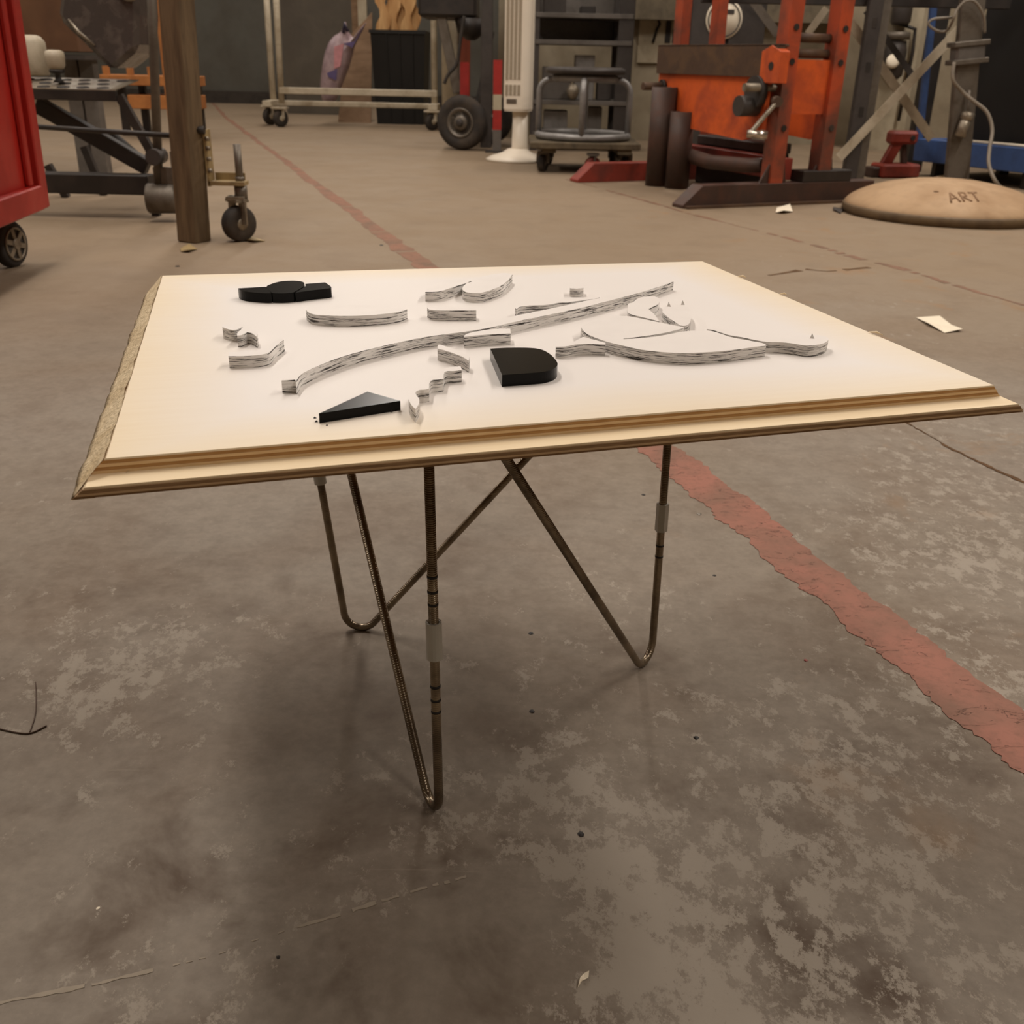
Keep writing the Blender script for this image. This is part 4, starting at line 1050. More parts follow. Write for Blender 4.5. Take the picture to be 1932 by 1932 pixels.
# boxes and gear on the shelves
def shelfbox(x0, x1, yy, z, h, mat, name, label, cat):
    single(name, MB().obox((x0, SY + yy, z + .001), (x1, SY + yy + .2, z + h)), mat, label, cat, ((x0 + x1) / 2, SY + yy, z + .001), .004)
sxw = sx1 - sx0
shelfbox(sx0 + .06, sx0 + sxw * .38, .1, zsh[2], .22, K_GREY, 'metal_case', 'grey metal case on the middle shelf, left', 'case')
shelfbox(sx0 + sxw * .42, sx0 + sxw * .62, .12, zsh[2], .3, K_TUBE, 'metal_case', 'taller grey metal case in the middle of the middle shelf', 'case')
shelfbox(sx0 + sxw * .66, sx0 + sxw * .8, .1, zsh[2], .18, K_DKGREY, 'metal_case', 'dark small case at the right of the middle shelf', 'case')
shelfbox(sx0 + .08, sx0 + sxw * .36, .1, zsh[3], .14, K_TUBE, 'metal_case', 'low grey case on the bottom shelf, left', 'case')
shelfbox(sx0 + sxw * .5, sx0 + sxw * .72, .1, zsh[3], .17, K_GREY, 'metal_case', 'grey case on the bottom shelf, right', 'case')
shelfbox(sx0 + .05, sx0 + sxw * .3, .1, zsh[0], .2, K_DKGREY, 'metal_case', 'dark case on the top shelf, left', 'case')
shelfbox(sx0 + sxw * .45, sx0 + sxw * .6, .1, zsh[0], .05, K_BLACK, 'metal_case', 'flat black case on the top shelf', 'case')
jn = (0.3695, 7.9000, 0.4808)
single('work_lamp', MB().lathe([(.02, 0), (.04, .03), (.05, .07), (.03, .1), (.015, .11)], (sx0 + sxw * .4, SY + .02, zsh[2] + .001), n=20), K_ZINC, 'small shiny lamp head on the middle shelf', 'lamp', (sx0 + sxw * .4, SY + .05, zsh[2] + .001))

# ---------------------------------------------------------------- dolly with round tubular stand
DYc = 6.42; dx = ((0.0980, 6.4000, 0.1153)[0] + (0.6547, 6.4000, 0.1272)[0]) / 2
dzt = (0.3357, 6.2000, 0.1882)[2]
dl = Thing('wooden_dolly', 'grimy wooden dolly on casters carrying a round tube stand', 'dolly', (dx, DYc, 0))
w_d = .64
for k in range(5):
    y = DYc - .26 + k * .13
    dl.part('deck_plank', MB().box((dx, y, .155 + .0), (w_d + .01 * (k % 2), .122, .035), .04), K_DOLLY, bevel=.004)
dl.part('cleat', MB().box((dx - .22, DYc, .125), (.08, .6, .025), .04), K_DOLLY)
dl.part('cleat', MB().box((dx + .22, DYc, .125), (.08, .6, .025), .04), K_DOLLY)
for (a, b, m_) in ((-.24, -.2, K_RUBBER), (.05, -.27, K_REDP), (.25, -.2, K_RUBBER), (-.2, .24, K_RUBBER), (.22, .24, K_RUBBER)):
    caster(dl, (dx + a, DYc + b, .048), .048, .036, (.9, -.4, 0) if a != .05 else (.3, -.95, 0), .1, m_, K_STEEL, (.07, .07))
sd = Thing('tube_stand', 'round grey tubular stand with a flat ring top on the dolly', 'stand', (dx, DYc, .173))
zt0 = .195
R0 = .27
sd.part('base_ring', MB().torus((dx, DYc, zt0), (0, 0, 1), R0, .022, 40, 8), K_TUBE)
sd.part('base_disc', MB().lathe([(R0, .176), (R0, .186)], (dx, DYc, 0), n=40), K_TUBE)
ztop = (0.3510, 6.2000, 0.5022)[2]
for k in range(4):
    a = math.radians(-95 + 90 * k)
    c_, s_ = math.cos(a), math.sin(a)
    pts = fillet((dx + R0 * c_, DYc + R0 * s_, zt0), (dx + R0 * c_, DYc + R0 * s_, ztop + .0), (dx + .08 * c_, DYc + .08 * s_, ztop), .07, 7)
    sd.part('bent_tube', MB().tube(pts, .018, 10), K_TUBE)
zz2 = (0.3487, 6.2000, 0.5466)[2]
sd.part('top_ring', MB().torus((dx, DYc, ztop + .01), (0, 0, 1), .18, .02, 36, 8), K_TUBE)
sd.part('seat_disc', MB().lathe([(.2, ztop + .03), (.235, ztop + .035), (.235, ztop + .062), (.21, ztop + .07)], (dx, DYc, 0), n=40), K_DKGREY)

# ---------------------------------------------------------------- orange H-frame press
PA = math.radians(24)
PM = Matrix.Translation(Vector((.745, 4.69, 0))) @ Matrix.Rotation(PA, 4, 'Z')
pr = Thing('hydraulic_press', 'orange H-frame shop press on long dark floor skids', 'press', PM @ Vector((.55, .5, 0)))
def pbox(a, b): return MB(PM).obox(a, b)
for y0, m_, nm in ((0.0, K_DARKB, 1.1), (1.06, K_REDP, 1.05)):
    pr.part('floor_skid', MB(PM).plate([(0, y0, 0), (0, y0, .014), (.1, y0, .098), (nm, y0, .098), (nm, y0, 0)], (0, .09, 0)), m_, bevel=.002)
pr.part('skid_flange', pbox((.01, -.03, 0), (1.1, 0.0, .012)), K_RUST)
def channel(x0, x1, y0, y1, z0, z1, t=.012):
    m = MB(PM)
    m.plate([(x0, y0, z0), (x1, y0, z0), (x1, y1, z0), (x1 - t, y1, z0), (x1 - t, y0 + t, z0), (x0 + t, y0 + t, z0), (x0 + t, y1, z0), (x0, y1, z0)], (0, 0, z1 - z0))
    return m
cols = []
for x0 in (.475, .75):
    c_ = pr.part('column', channel(x0, x0 + .07, 0.005, .085, .098, 2.0), K_ORCOL); cols.append(c_)
    for z in (.34, .62, .76, .9):
        p = PM @ Vector((x0 + .038, .004, z)); q = PM @ Vector((x0 + .038, .0, z))
        pr.part('pin_hole', MB().cyl(p, q, .014, 14), K_BLACK, c_)
for x0 in (.585, .815):
    pr.part('column', channel(x0, x0 + .055, 1.065, 1.14, .098, 2.0), K_ORCOL)
for x0 in (.455, .735):
    pr.part('gusset', MB(PM).plate([(x0 - .03, .02, .098), (x0 + .12, .02, .098), (x0 + .1, .02, .2), (x0 + .03, .02, .2)], (0, .012, 0)), K_DARKB)
pr.part('foot_pad', pbox((.66, .0, .098), (.95, .1, .15)), K_BLACK, bevel=.003)
# bed: rusty bolster over orange side plate
XB = .43
ztl = .69; zbl = .552
pr.part('bolster_beam', MB(PM).obox((XB - .02, -.02, zbl), (XB + .02, 1.0, ztl)).obox((XB - .02, -.02, ztl - .012), (XB + .04, 1.0, ztl)), K_RUST, bevel=.002)
pl = [(1.0, zbl), (1.0, .44), (.9, .42), (.85, .36), (.78, .31), (.68, .3), (.2, .275), (.1, .3), (.06, .4), (.05, .5), (.05, zbl + .08)]
pr.part('side_plate', MB(PM).plate([(XB, y, z) for y, z in pl], (.02, 0, 0)), K_ORANGE)
pr.part('upper_bracket', MB(PM).plate([(XB - .024, y, z) for y, z in ((-.05, .53), (-.05, .66), (.02, .685), (.09, .66), (.09, .53))], (.05, 0, 0)), K_ORANGE, bevel=.002)
for y, z in ((.01, .6),):
    pr.part('pin_hole', MB().cyl(PM @ Vector((XB - .026, y, z)), PM @ Vector((XB - .022, y, z)), .018, 14), K_BLACK)
pr.part('far_plate', MB(PM).plate([(.83, y, z) for y, z in pl], (.02, 0, 0)), K_ORANGE)
# pins and shafts
def pin(name, a, b, r_, mat): pr.part(name, MB().cyl(PM @ Vector(a), PM @ Vector(b), r_, 18), mat)
pin('cross_shaft', (.31, .06, .51), (.82, .06, .51), .018, K_ZINC)
pin('cross_shaft', (.54, .06, .72), (.76, .06, .72), .02, K_RUST)
pin('cross_shaft', (.54, .06, .655), (.76, .06, .655), .02, K_RUST)
pin('locking_pin', (.3, .94, .49), (.46, .94, .49), .02, K_RUST)
pin('pin_collar', (.41, .94, .49), (.425, .94, .49), .034, K_BLACK)
pin('winch_drum', (.33, .12, .43), (.43, .12, .43), .045, K_DKGREY)
pin('winch_gear', (.39, .1, .49), (.42, .1, .49), .07, K_DKGREY)
pin('ram_cylinder', (.65, .5, .34), (.65, .5, .54), .06, K_DARKB)
pr.part('inner_plate', pbox((.545, .03, .4), (.75, .045, .63)), K_ORANGE)
pr.part('cross_beam', pbox((.6, .09, .1), (.66, 1.06, .2)), K_REDP, bevel=.003)
pr.part('curved_tray', MB(PM).tube([(.5, 1.0, .2), (.47, .8, .17), (.46, .5, .15), (.48, .2, .16), (.5, .1, .17)], .035, 10), K_DARKB)
ca = PM @ Vector((.41, -.04, .405)); 
cbp = Vector((1.0305, 4.7400, 0.3328))
arm = pr.part('crank_arm', MB().bar(Vector((1.1325, 4.7600, 0.4567)), cbp, .014, .034, ref=(0, 1, 0)), K_ZINC, bevel=.002)
e_ = Vector((1.1325, 4.7600, 0.4567))
pr.part('crank_boss', MB().cyl(e_ + Vector((0, -.02, 0)), e_ + Vector((.03, .16, 0)), .022, 16), K_RUST)
pr.part('crank_handle', MB().cyl(cbp + Vector((-.02, -.01, -.01)), cbp + Vector((.065, -.04, -.012)), .017, 16), simple('polished_steel', c8(190, 180, 166), .2, .9))

tb_ = Thing('dark_filler', 'dark block added to fill the dark space under the press bed', 'dark filler', PM @ Vector((.74, .6, 0)))  # added block standing in for the dark mass under the bed
tb_.part('case', MB(PM).obox((.68, .3, 0), (.8, .95, .2)), K_BLACK, bevel=.006)
tb_.part('filler_top', MB(PM).obox((.675, .295, .2), (.805, .955, .25)), K_DKGREY, bevel=.006)

# two brown pipes standing before the press
for px, top, r_, lab in (((0.7448, 5.6141, 0.0000), (0.6908, 5.5000, 0.4889)[2], .066, 'taller brown pipe standing left of the orange press'), ((0.8331, 5.5091, 0.0000), (0.7839, 5.4000, 0.3774)[2], .062, 'shorter brown pipe standing in front of the taller one')):
    prof = [(r_, 0), (r_, top), (r_ - .008, top), (r_ - .008, top - .2)]
    single('steel_pipe', MB().lathe(prof, (px[0], px[1], 0), n=28), K_DARKB, lab, 'pipe', (px[0], px[1], 0))

# dark cabinet with a round white sign behind the press
c0 = (1.0554, 7.0000, 0.8476); c1 = (1.5335, 7.0000, 0.8573)
cbn = Thing('steel_cabinet', 'dark steel cabinet standing behind the orange press', 'cabinet', ((c0[0] + c1[0]) / 2, 7.2, 0))
cbn.part('body', MB().obox((c0[0], 7.02, .06), (c1[0], 7.45, 1.7)), K_DKGREY, bevel=.005)
for q in ((c0[0], (c0[0] + c1[0]) / 2 - .004), ((c0[0] + c1[0]) / 2 + .004, c1[0])):
    cbn.part('door', MB().obox((q[0] + .01, 7.0, .1), (q[1], 7.02, 1.66)), K_DKGREY, bevel=.003)
cbn.part('plinth', MB().obox((c0[0] + .02, 7.04, 0), (c1[0] - .02, 7.43, .06)), K_BLACK)
sg = Vector((1.2678, 6.9800, 0.8632))
sgn = Thing('round_sign', 'round white sign on the dark cabinet door', 'sign', (sg.x, 6.999, sg.z - .115))
sgn.part('disc', MB().lathe([(.115, 0), (.115, .006)], (sg.x, 6.999, sg.z), (0, -1, 0), 36), K_WHITE)
sgn.part('ring', MB().torus((sg.x, 6.992, sg.z), (0, 1, 0), .1, .004, 36, 6), K_DKGREY)
sgn.part('mark', MB().obox((sg.x - .012, 6.988, sg.z - .07), (sg.x + .012, 6.993, sg.z + .05)).obox((sg.x - .06, 6.988, sg.z + .03), (sg.x + .06, 6.993, sg.z + .055)), K_DKGREY)

# lettered cream board on the back wall
q0 = (0.9456, 8.9500, 0.7533); q1 = (1.2759, 8.9500, 0.9227)
bd = Thing('wall_notice', 'cream notice board with bold black marks on the back wall', 'notice', ((q0[0] + q1[0]) / 2, 8.99, q0[2]))
bd.part('board', MB().obox((q0[0], 8.97, q0[2] - .15), (q1[0] + .25, 8.999, q1[2] + .04)), K_CREAMP)
mz0, mz1 = q0[2] + .0, q1[2] + .02
def mk_(px0, px1, a, b): bd.part('mark', MB().obox((px0, 8.964, a), (px1, 8.97, b)), K_BLACK)
xa = (1.0731, 8.9500, 0.8337)[0]; xb = (1.1591, 8.9500, 0.8355)[0]; xc = (1.2192, 8.9500, 0.8367)[0]
bd.part('mark', MB().tube([(xa - .03, 8.966, mz1 - .02), (xa + .01, 8.966, mz1), (xa + .035, 8.966, mz1 - .05), (xa + .015, 8.966, (mz0 + mz1) / 2), (xa - .01, 8.966, mz0)], .012, 6), K_BLACK)
mk_(xb, xb + .045, mz0, mz1); mk_(xc, xc + .06, mz0, mz0 + .1)
bm0 = (0.9175, 8.8000, 0.9180); bm1 = (1.3006, 8.8000, 1.0977)
single('cable_duct', MB().obox((bm0[0] - .1, 8.8, bm0[2]), (bm1[0] + 1.2, 8.995, bm1[2] + .05)), worn('olive_duct', c8(104, 92, 72), None, .6), 'olive steel duct along the back wall above the notice', 'duct', (bm0[0], 8.9, bm0[2]))

# ---------------------------------------------------------------- cross-braced rack behind the press
RY = 6.05
rg = Thing('braced_rack', 'grey upright rack with pale crossed flat-bar braces', 'rack', (2.1443, 6.0240, 0.0000))
l0 = (1.8779, 6.0500, 0.1225)[0]; l1 = (1.9539, 6.0500, 0.1241)[0]; l2 = (2.0086, 6.0500, 0.1253)[0]
rg.part('post', MB().obox((l0, RY, 0), (l1, RY + .06, 2.0)), K_DKGREY, bevel=.003)
rg.part('post_flange', MB().obox((l1, RY + .04, 0), (l2, RY + .06, 2.0)), K_STEEL)
for z in (.35, .58, .8): rg.part('slot', MB().obox((l0 + .03, RY - .002, z), (l0 + .055, RY + .0, z + .05)), K_BLACK)
rr0 = (2.4896, 6.4000, 0.4043)[0]; rr1 = (2.5682, 6.4000, 0.4059)[0]
rg.part('post', MB().obox((rr0, 6.75, 0), (rr1 + .02, 6.82, 2.0)), K_BLACK, bevel=.003)
rg.part('brace', MB().bar((2.4107, 6.0200, 0.8486), (1.8253, 6.0200, 0.1297), .05, .006, ref=(0, 1, 0)), K_OFFW)
rg.part('brace', MB().bar((1.8116, 6.1400, 0.8299), (2.3807, 6.1400, 0.2358), .05, .006, ref=(0, 1, 0)), worn('greyed_brace_paint', c8(150, 134, 110), c8(120, 104, 84), .6))
rg.part('brace', MB().bar((1.9390, 6.3000, 0.8967), (2.2577, 6.3000, 0.5740), .035, .006, ref=(0, 1, 0)), K_DKGREY)
tz = (1.9780, 6.1000, 0.9101)[2]
rg.part('top_beam', MB().obox((l0 - .9, RY + .06, tz), (rr1 + .1, RY + .12, tz + .12)), K_BLACK, bevel=.003)
ob0 = (1.4057, 6.7000, 0.9591); ob1 = (1.5497, 6.7000, 0.7844)
single('flat_bar', MB().bar((1.3452, 6.7000, 0.9861), (1.5512, 6.7000, 0.7728), .05, .006, ref=(0, 1, 0)), K_STEEL, 'grey flat bar slanting behind the press columns', 'bar', ob1)
single('flat_bar', MB().bar((1.7973, 6.6000, 0.9201), (1.7045, 6.6000, 0.7796), .04, .006, ref=(0, 1, 0)), K_OFFW, 'pale flat bar slanting between the orange columns', 'bar', (1.7045, 6.6000, 0.7796))

# pump hanging on the wall behind the rack
pm = (2.7264, 8.0000, 0.8450)
pu = Thing('wall_pump', 'dark grey pump unit on a pale backboard behind the braces', 'pump', (pm[0], 8.6, 0))
z0_ = (2.9232, 8.4000, 0.5259)[2]; z1_ = (2.8332, 8.4000, 1.0185)[2]
x0_ = (2.7623, 8.4000, 0.8552)[0]; x1_ = (2.9631, 8.4000, 0.8593)[0]
pu.part('backboard', MB().obox((x0_ - .08, 8.5, 0), (x1_ + .1, 8.54, z1_ + .1)), K_CREAMP)
pu.part('motor', MB().lathe([(.06, 0), (.075, .02), (.075, .2), (.05, .24)], ((x0_ + x1_) / 2, 8.42, z0_ + .38), n=20), K_DKGREY)
pu.part('collar', MB().lathe([(.09, 0), (.09, .05)], ((x0_ + x1_) / 2, 8.42, z0_ + .28), n=20), K_STEEL)
pu.part('housing', MB().lathe([(.05, 0), (.08, .03), (.085, .2), (.07, .27)], ((x0_ + x1_) / 2, 8.42, z0_), n=20), K_DKGREY)
pu.part('pipe', MB().tube([((x0_ + x1_) / 2, 8.45, z1_ - .1), (x1_ + .03, 8.44, z1_ - .14), (x1_ + .04, 8.44, z0_ + .2), (x1_ + .02, 8.44, z0_ - .3)], .014, 8), K_BLACK)
wl_ = (2.8189, 8.3500, 0.6472)
single('white_lamp', MB().lathe([(.02, 0), (.05, .012), (.05, .028), (.03, .04)], (wl_[0], 8.33, wl_[2]), (0, -1, .3), 20), K_WHITE, 'small unlit white lamp hanging before the pump', 'cap', (wl_[0], 8.33, wl_[2] - .05))  # white light by the pump, its brightness given by white colour alone

# red jack stand on the floor
jb = Vector((2.2798, 6.3677, 0.0000))
jk = Thing('jack_stand', 'red cast jack stand between the rack and the blue frame', 'jack stand', (jb.x, jb.y, 0))
jk.part('base', MB().box((jb.x, jb.y, .04), (.25, .16, .08), .2), K_REDP, bevel=.012)
jz = (2.2230, 6.3000, 0.2570)[2]
jk.part('side_arm', MB().bar((jb.x - .07, jb.y, .06), (jb.x - .01, jb.y, jz - .05), .06, .05, ref=(0, 1, 0)), K_REDP, bevel=.006)
jk.part('side_arm', MB().bar((jb.x + .06, jb.y + .03, .06), (jb.x + .03, jb.y + .03, jz - .05), .03, .05, ref=(0, 1, 0)), K_DARKB, bevel=.004)
jk.part('head', MB().box((jb.x + .01, jb.y, jz - .03), (.17, .09, .075), .1), K_REDP, bevel=.015)
jk.part('pin', MB().cyl((jb.x + .06, jb.y - .05, jz - .03), (jb.x + .06, jb.y + .05, jz - .03), .014), K_BLACK)
jk.part('foot', MB().box((jb.x - .14, jb.y - .02, .03), (.06, .1, .06), .2), K_DARKB, bevel=.008)

# ---------------------------------------------------------------- blue frame cart with black cabinet
ba = Vector((2.4256, 6.5000, 0.0957)); ba.z = 0
bb_ = Vector((2.8318, 5.7500, 0.1686)); bb_.z = 0
bu = (bb_ - ba).normalized(); bn_ = Vector((-bu.y, bu.x, 0))
bf = Thing('blue_frame_cart', 'blue welded steel frame cart at the right edge', 'cart', ba)
BM = Matrix((bu, bn_, Vector((0, 0, 1)))).transposed().to_4x4(); BM.translation = ba
rz0 = (2.4535, 6.5000, 0.0870)[2]; rz1_ = (2.4290, 6.5000, 0.2156)[2]
bf.part('lower_rail', MB(BM).obox((0, 0, rz0), (1.5, .08, rz1_)), K_BLUE, bevel=.004)
bf.part('lower_rail', MB(BM).obox((0, .75, rz0), (1.5, .83, rz1_)), K_BLUE, bevel=.004)
bf.part('end_rail', MB(BM).obox((0, .08, rz0), (.08, .75, rz1_)), K_BLUE, bevel=.004)
pt_ = Vector((2.3844, 6.5000, 0.9690)); pb_ = ba + Vector((.03, .01, rz0))
bf.part('corner_post', MB().bar(pb_, pb_ + (pt_ - pb_) * 1.6, .036, .04), K_BLUE, bevel=.004)
bf.part('deck', MB(BM).obox((.08, .08, rz0 + .02), (1.5, .75, rz1_ - .04)), K_DKGREY)
for x, y in ((.12, .1), (.78, .06), (.12, .7), (1.35, .1), (1.35, .7)):
    p = BM @ Vector((x, y, 0))
    bf.part('leg', MB().obox((p.x - .03, p.y - .03, 0), (p.x + .03, p.y + .03, rz0)), K_BLACK)
bk = Thing('black_machine', 'black boxy machine standing on the blue frame cart', 'machine', BM @ Vector((.9, .45, rz1_ - .04)))
bk.part('housing', MB(BM).obox((.2, .15, rz1_ - .039), (1.45, .72, 1.6)), K_BIN, bevel=.01)
bk.part('side_box', MB(BM).obox((.12, .2, rz1_ + .18), (.2, .5, rz1_ + .36)), K_DKGREY, bevel=.01)
bk.part('grip_panel', MB(BM).obox((.7, .14, .85), (1.2, .15, 1.2)), K_DKGREY, bevel=.003)
wr0 = (2.5060, 5.9500, 0.2903); wr1 = (2.7216, 5.7000, 0.2434)
pA_ = BM @ Vector((.36, .03, rz1_ + .009)); pB_ = BM @ Vector((1.1, .05, rz1_ + .009))
single('white_rod', MB().cyl(pA_, pB_, .008, 10), K_WHITE, 'thin bright white rod lying on the blue rail', 'rod', (pA_ + pB_) / 2)

# grey mast with regulator and hose
m0 = Vector((2.3899, 5.7000, 0.0539)); m0.z = 0; m2 = Vector((2.2751, 5.7000, 1.0227))
ms = Thing('lifting_mast', 'leaning dark grey mast with clamps at the blue frame', 'mast', m0)
ms.part('column', MB().bar(m0, m0 + (m2 - m0) * 1.3, .12, .05, ref=(0, 1, 0)), K_STEEL, bevel=.004)
ZA = (2.3163, 5.7000, 0.7278)[2] / m2.z; ZB = (2.3343, 5.7000, 0.6432)[2] / m2.z
def mpt(f): return m0 + (m2 - m0) * f
ms.part('motor_block', MB().bar(mpt(ZB), mpt(ZA), .15, .1, ref=(0, 1, 0)), K_GREY, bevel=.01)
for f in (ZB, ZA): ms.part('clamp_band', MB().bar(mpt(f - .012), mpt(f + .012), .18, .12, ref=(0, 1, 0)), K_STEEL, bevel=.003)
ms.part('foot_plate', MB().box((m0.x, m0.y, .008), (.26, .2, .016)), K_DKGREY)
g_ = Vector((2.3431, 5.6400, 0.3267))
ms.part('regulator', MB().lathe([(.016, -.05), (.03, -.045), (.03, .03), (.022, .035), (.034, .04), (.034, .07), (.012, .08)], g_, (.2, 0, 1), 16), K_ZINC)
ms.part('stem', MB().tube([g_ + Vector((.01, 0, .07)), Vector((2.3491, 5.6400, 0.4179)), Vector((2.3357, 5.6400, 0.5073))], .008, 8), K_STEEL)
hp = [(2.2211, 5.6200, 0.6360), (2.2241, 5.6000, 0.5563), (2.2900, 5.6200, 0.5018), (2.3490, 5.6000, 0.4579), (2.4240, 5.5800, 0.4040), (2.4570, 5.5500, 0.3214), (2.4410, 5.5000, 0.2338), (2.4343, 5.4500, 0.1545), (2.4690, 5.4000, 0.0740), (2.5873, 5.4791, 0.0120), (2.5408, 5.1685, 0.0120), (2.5599, 4.9370, 0.0120)]
single('air_hose', MB().tube(crom([tuple(p) for p in hp], 6, False), .0095, 10), K_HOSE, 'grey hose drooping from the mast to the floor behind the dome', 'hose', (hp[9][0], hp[9][1], 0))
lp_ = [(2.3654, 5.6600, 0.7774), (2.3348, 5.6400, 0.8538), (2.2746, 5.6300, 0.9143), (2.2258, 5.6300, 0.9181), (2.1911, 5.6300, 0.8792), (2.1796, 5.6300, 0.8310), (2.2032, 5.7500, 0.7860), (2.1537, 5.7500, 0.7850), (2.1040, 5.7500, 0.8137), (2.1266, 5.7500, 0.8388), (2.2258, 5.7700, 0.8489)]
single('cable_loop', MB().tube(crom([tuple(p) for p in lp_], 6, False), .007, 8), K_HOSE, 'pale cable looped over the top of the mast', 'cable', lp_[0])
hf = [(2.4820, 6.2337, 0.0120), (2.6285, 6.3239, 0.0120), (2.6385, 6.0393, 0.0120), (2.5805, 5.6907, 0.0120)]
single('floor_hose', MB().tube(crom([tuple(p) for p in hf], 6, False), .011, 8), K_RIM, 'brown hose lying on the floor behind the dome', 'hose', (hf[1][0], hf[1][1], 0))

# ---------------------------------------------------------------- dusty dome on the floor
DC = Vector((1.925, 4.69, 0)); DR = .437
def domez(r_): return .038 + .118 * math.sqrt(max(0, 1 - (r_ / (DR - .006)) ** 2)) ** 1.25
dm = Thing('tank_dome', 'large shallow tan dome lying on the floor at the right', 'dome', DC)
prof = [(DR - .006 - (DR - .006) * 0, .038)] + [((DR - .006) * math.cos(a), domez((DR - .006) * math.cos(a))) for a in [math.radians(x) for x in range(4, 91, 5)]]
shell = dm.part('shell', MB().lathe(prof, DC, n=72), K_DOME)
dm.part('rim', MB().lathe([(DR - .02, 0), (DR, .002), (DR + .002, .034), (DR - .004, .041), (DR - .016, .042)], DC, n=72), K_RIM)
strokes = [[(0, 0), (.022, .06), (.04, 0)], [(.008, .02), (.034, .024)], [(.056, 0), (.06, .06), (.085, .056), (.08, .032), (.06, .03), (.09, 0)], [(.1, .058), (.14, .06)], [(.12, .058), (.118, 0)]]
for st_ in strokes:
    pts = []
    for i in range(len(st_) - 1):
        for k in range(5):
            u = st_[i][0] + (st_[i + 1][0] - st_[i][0]) * k / 4; v = st_[i][1] + (st_[i + 1][1] - st_[i][1]) * k / 4
            x, y = 1.815 + u * .95, 4.345 + v * 1.35
            r_ = math.hypot(x - DC.x, y - DC.y)
            pts.append((x, y, domez(r_) + .0005))
    dm.part('letter_stroke', MB().tube(pts, .0045, 6), K_INK, shell)
q = (1.79, 4.46); dm.part('dent', MB().lathe([(.012, 0), (.008, .003)], (q[0], q[1], domez(math.hypot(q[0] - DC.x, q[1] - DC.y)) - .001), n=10), K_INK, shell)

# ---------------------------------------------------------------- scraps on the floor
def scrap(name, pts, label, mat, cat, curl=.004, th_=.0006, z=.0012):
    c = Vector((sum(p[0] for p in pts) / len(pts), sum(p[1] for p in pts) / len(pts), 0))
    q = [(p[0], p[1], z + curl * (i % 2)) for i, p in enumerate(pts)]
    vs = q + [(a, b, h + th_) for a, b, h in q] + [(c.x, c.y, z + .1 * curl), (c.x, c.y, z + .1 * curl + th_)]
    n = len(q); fs = []
    for i in range(n):
        j = (i + 1) % n
        fs += [(i, j, n + j, n + i), (n + i, n + j, 2 * n + 1), (j, i, 2 * n)]
    single(name, MB().add(vs, fs), mat, label, cat, (c.x, c.y, 0))
scrap('paper_strip', [(1.0593, 2.6157, 0.0000), (1.1212, 2.6156, 0.0000), (1.1240, 2.5408, 0.0000), (1.1248, 2.4749, 0.0000), (1.0726, 2.4542, 0.0000), (1.0587, 2.5235, 0.0000)], 'white paper strip lying on the floor right of the table', K_WHITE, 'paper', .006)
scrap('paper_scrap', [(0.0596, 0.5135, 0.0000), (0.0632, 0.5145, 0.0000), (0.0625, 0.5099, 0.0000), (0.0577, 0.5058, 0.0000), (0.0544, 0.5012, 0.0000), (0.0563, 0.5084, 0.0000)], 'small curled white scrap on the floor near the camera', K_WHITE, 'scrap', .0015, .0004)
scrap('paper_scrap', [(1.1955, 4.7780, 0.0100), (1.2617, 4.8077, 0.0100), (1.2398, 4.6601, 0.0100), (1.1777, 4.5810, 0.0100), (1.1516, 4.6109, 0.0100)], 'crumpled white paper beside the press skid', K_WHITE, 'paper', .014, .002, .002)
scrap('wood_chip', [(-1.1337, 3.3835, 0.0000), (-1.1151, 3.4275, 0.0000), (-1.0759, 3.3808, 0.0000), (-1.0826, 3.3096, 0.0000), (-1.1120, 3.3257, 0.0000)], 'pale wood chip on the floor below the timber post', K_TAN, 'chip', .008, .002)
scrap('wood_chip', [(-0.9937, 3.5975, 0.0000), (-0.9537, 3.6261, 0.0000), (-0.8921, 3.5661, 0.0000), (-0.9239, 3.5284, 0.0000)], 'flat brown chip on the floor below the small caster', K_TAN, 'chip', .008, .002)
scrap('dark_chip', [(1.4772, 4.8475, 0.0000), (1.4909, 4.7415, 0.0000), (1.4488, 4.6310, 0.0000), (1.4448, 4.7339, 0.0000)], 'dark green sliver on the floor left of the dome', K_DKGREY, 'chip', .004, .004)
rnd = random.Random(21)
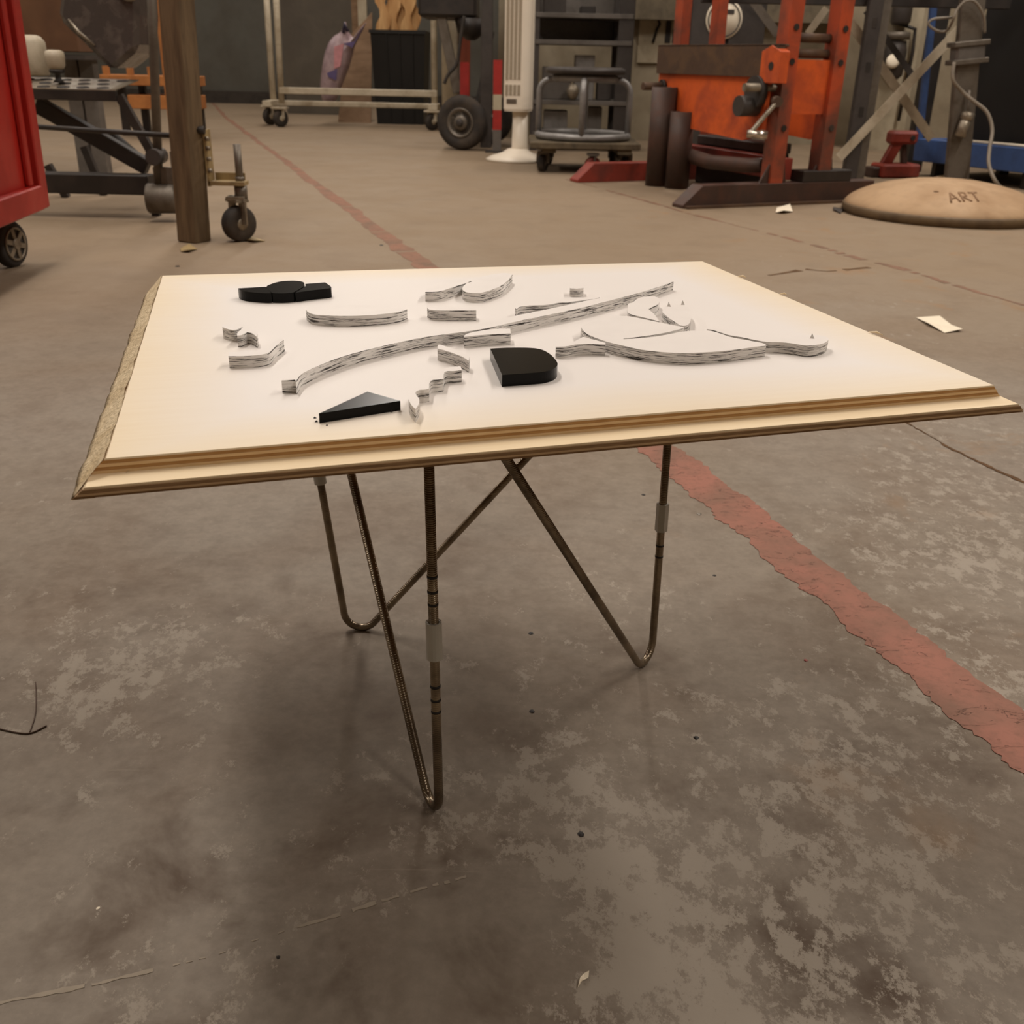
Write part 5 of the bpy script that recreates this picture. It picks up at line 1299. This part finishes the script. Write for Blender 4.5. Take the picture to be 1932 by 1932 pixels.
peb = [((0.2001, 1.3900, 0.0000), .005, 'dark pebble on the floor beside the right leg sleeve'), ((0.2744, 1.3241, 0.0000), .006, 'grey flake at the edge of the red line'), ((0.2632, 1.1329, 0.0000), .004, 'dark crumb on the floor right of the wire leg'), ((0.1851, 0.7933, 0.0000), .005, 'dark crumb on the floor below the right leg'), ((0.3299, 0.9369, 0.0000), .004, 'reddish crumb between right leg and red line'), ((0.0651, 0.6565, 0.0000), .005, 'shiny dark shard on the floor below the table'), ((-0.4781, 3.5444, 0.0000), .012, 'dark clod beside the far red line'), ((-1.0477, 3.0836, 0.0000), .012, 'dark clod behind the table left corner'), ((0.0250, 0.8307, 0.0000), .005, 'dark stone between the front and right legs'), ((0.0251, 0.9808, 0.0000), .005, 'dark fleck under the middle of the table'), ((-0.3113, 0.5642, 0.0000), .0025, 'tiny white fleck at the lower left of the floor'), ((-0.1634, 0.5227, 0.0000), .003, 'tiny dark fleck near the bottom of the picture')]
for i, (p, r_, lab) in enumerate(peb):
    r_ *= .6
    n = 7; vs = []
    for zz_, s_ in ((0, 1), (.35, .9), (.7, .45)):
        for k in range(n):
            a = 2 * PI * k / n
            vs.append((p[0] + r_ * s_ * math.cos(a) * rnd.uniform(.7, 1.25), p[1] + r_ * s_ * 1.2 * math.sin(a) * rnd.uniform(.6, 1.1), zz_ * r_ * .6))
    fs = [tuple(range(n))[::-1], tuple(range(2 * n, 3 * n))]
    for a in range(2):
        for k in range(n): fs.append((a * n + k, a * n + (k + 1) % n, (a + 1) * n + (k + 1) % n, (a + 1) * n + k))
    single('floor_crumb', MB().add(vs, fs), K_WHITE if 'white' in lab else (K_REDP if 'reddish' in lab else (K_STEEL if 'grey' in lab else K_BLACK)), lab, 'crumb', p)
wire = Thing('wire_scrap', 'thin bent brown wire on the floor at the left', 'wire', (-0.4606, 0.7780, 0.0000))
wire.part('strand', MB().tube(crom([tuple(p) for p in ((-0.4936, 0.7821, 0.0010), (-0.4729, 0.7762, 0.0010), (-0.4585, 0.7759, 0.0010), (-0.4485, 0.7880, 0.0010))], 5, False), .0008, 6), K_RUST)
wire.part('strand', MB().tube(crom([tuple(p) for p in ((-0.4599, 0.7767, 0.0010), (-0.4668, 0.8036, 0.0010), (-0.4767, 0.8290, 0.0030), (-0.4892, 0.8561, 0.0040))], 5, False), .0006, 6), K_RUST)
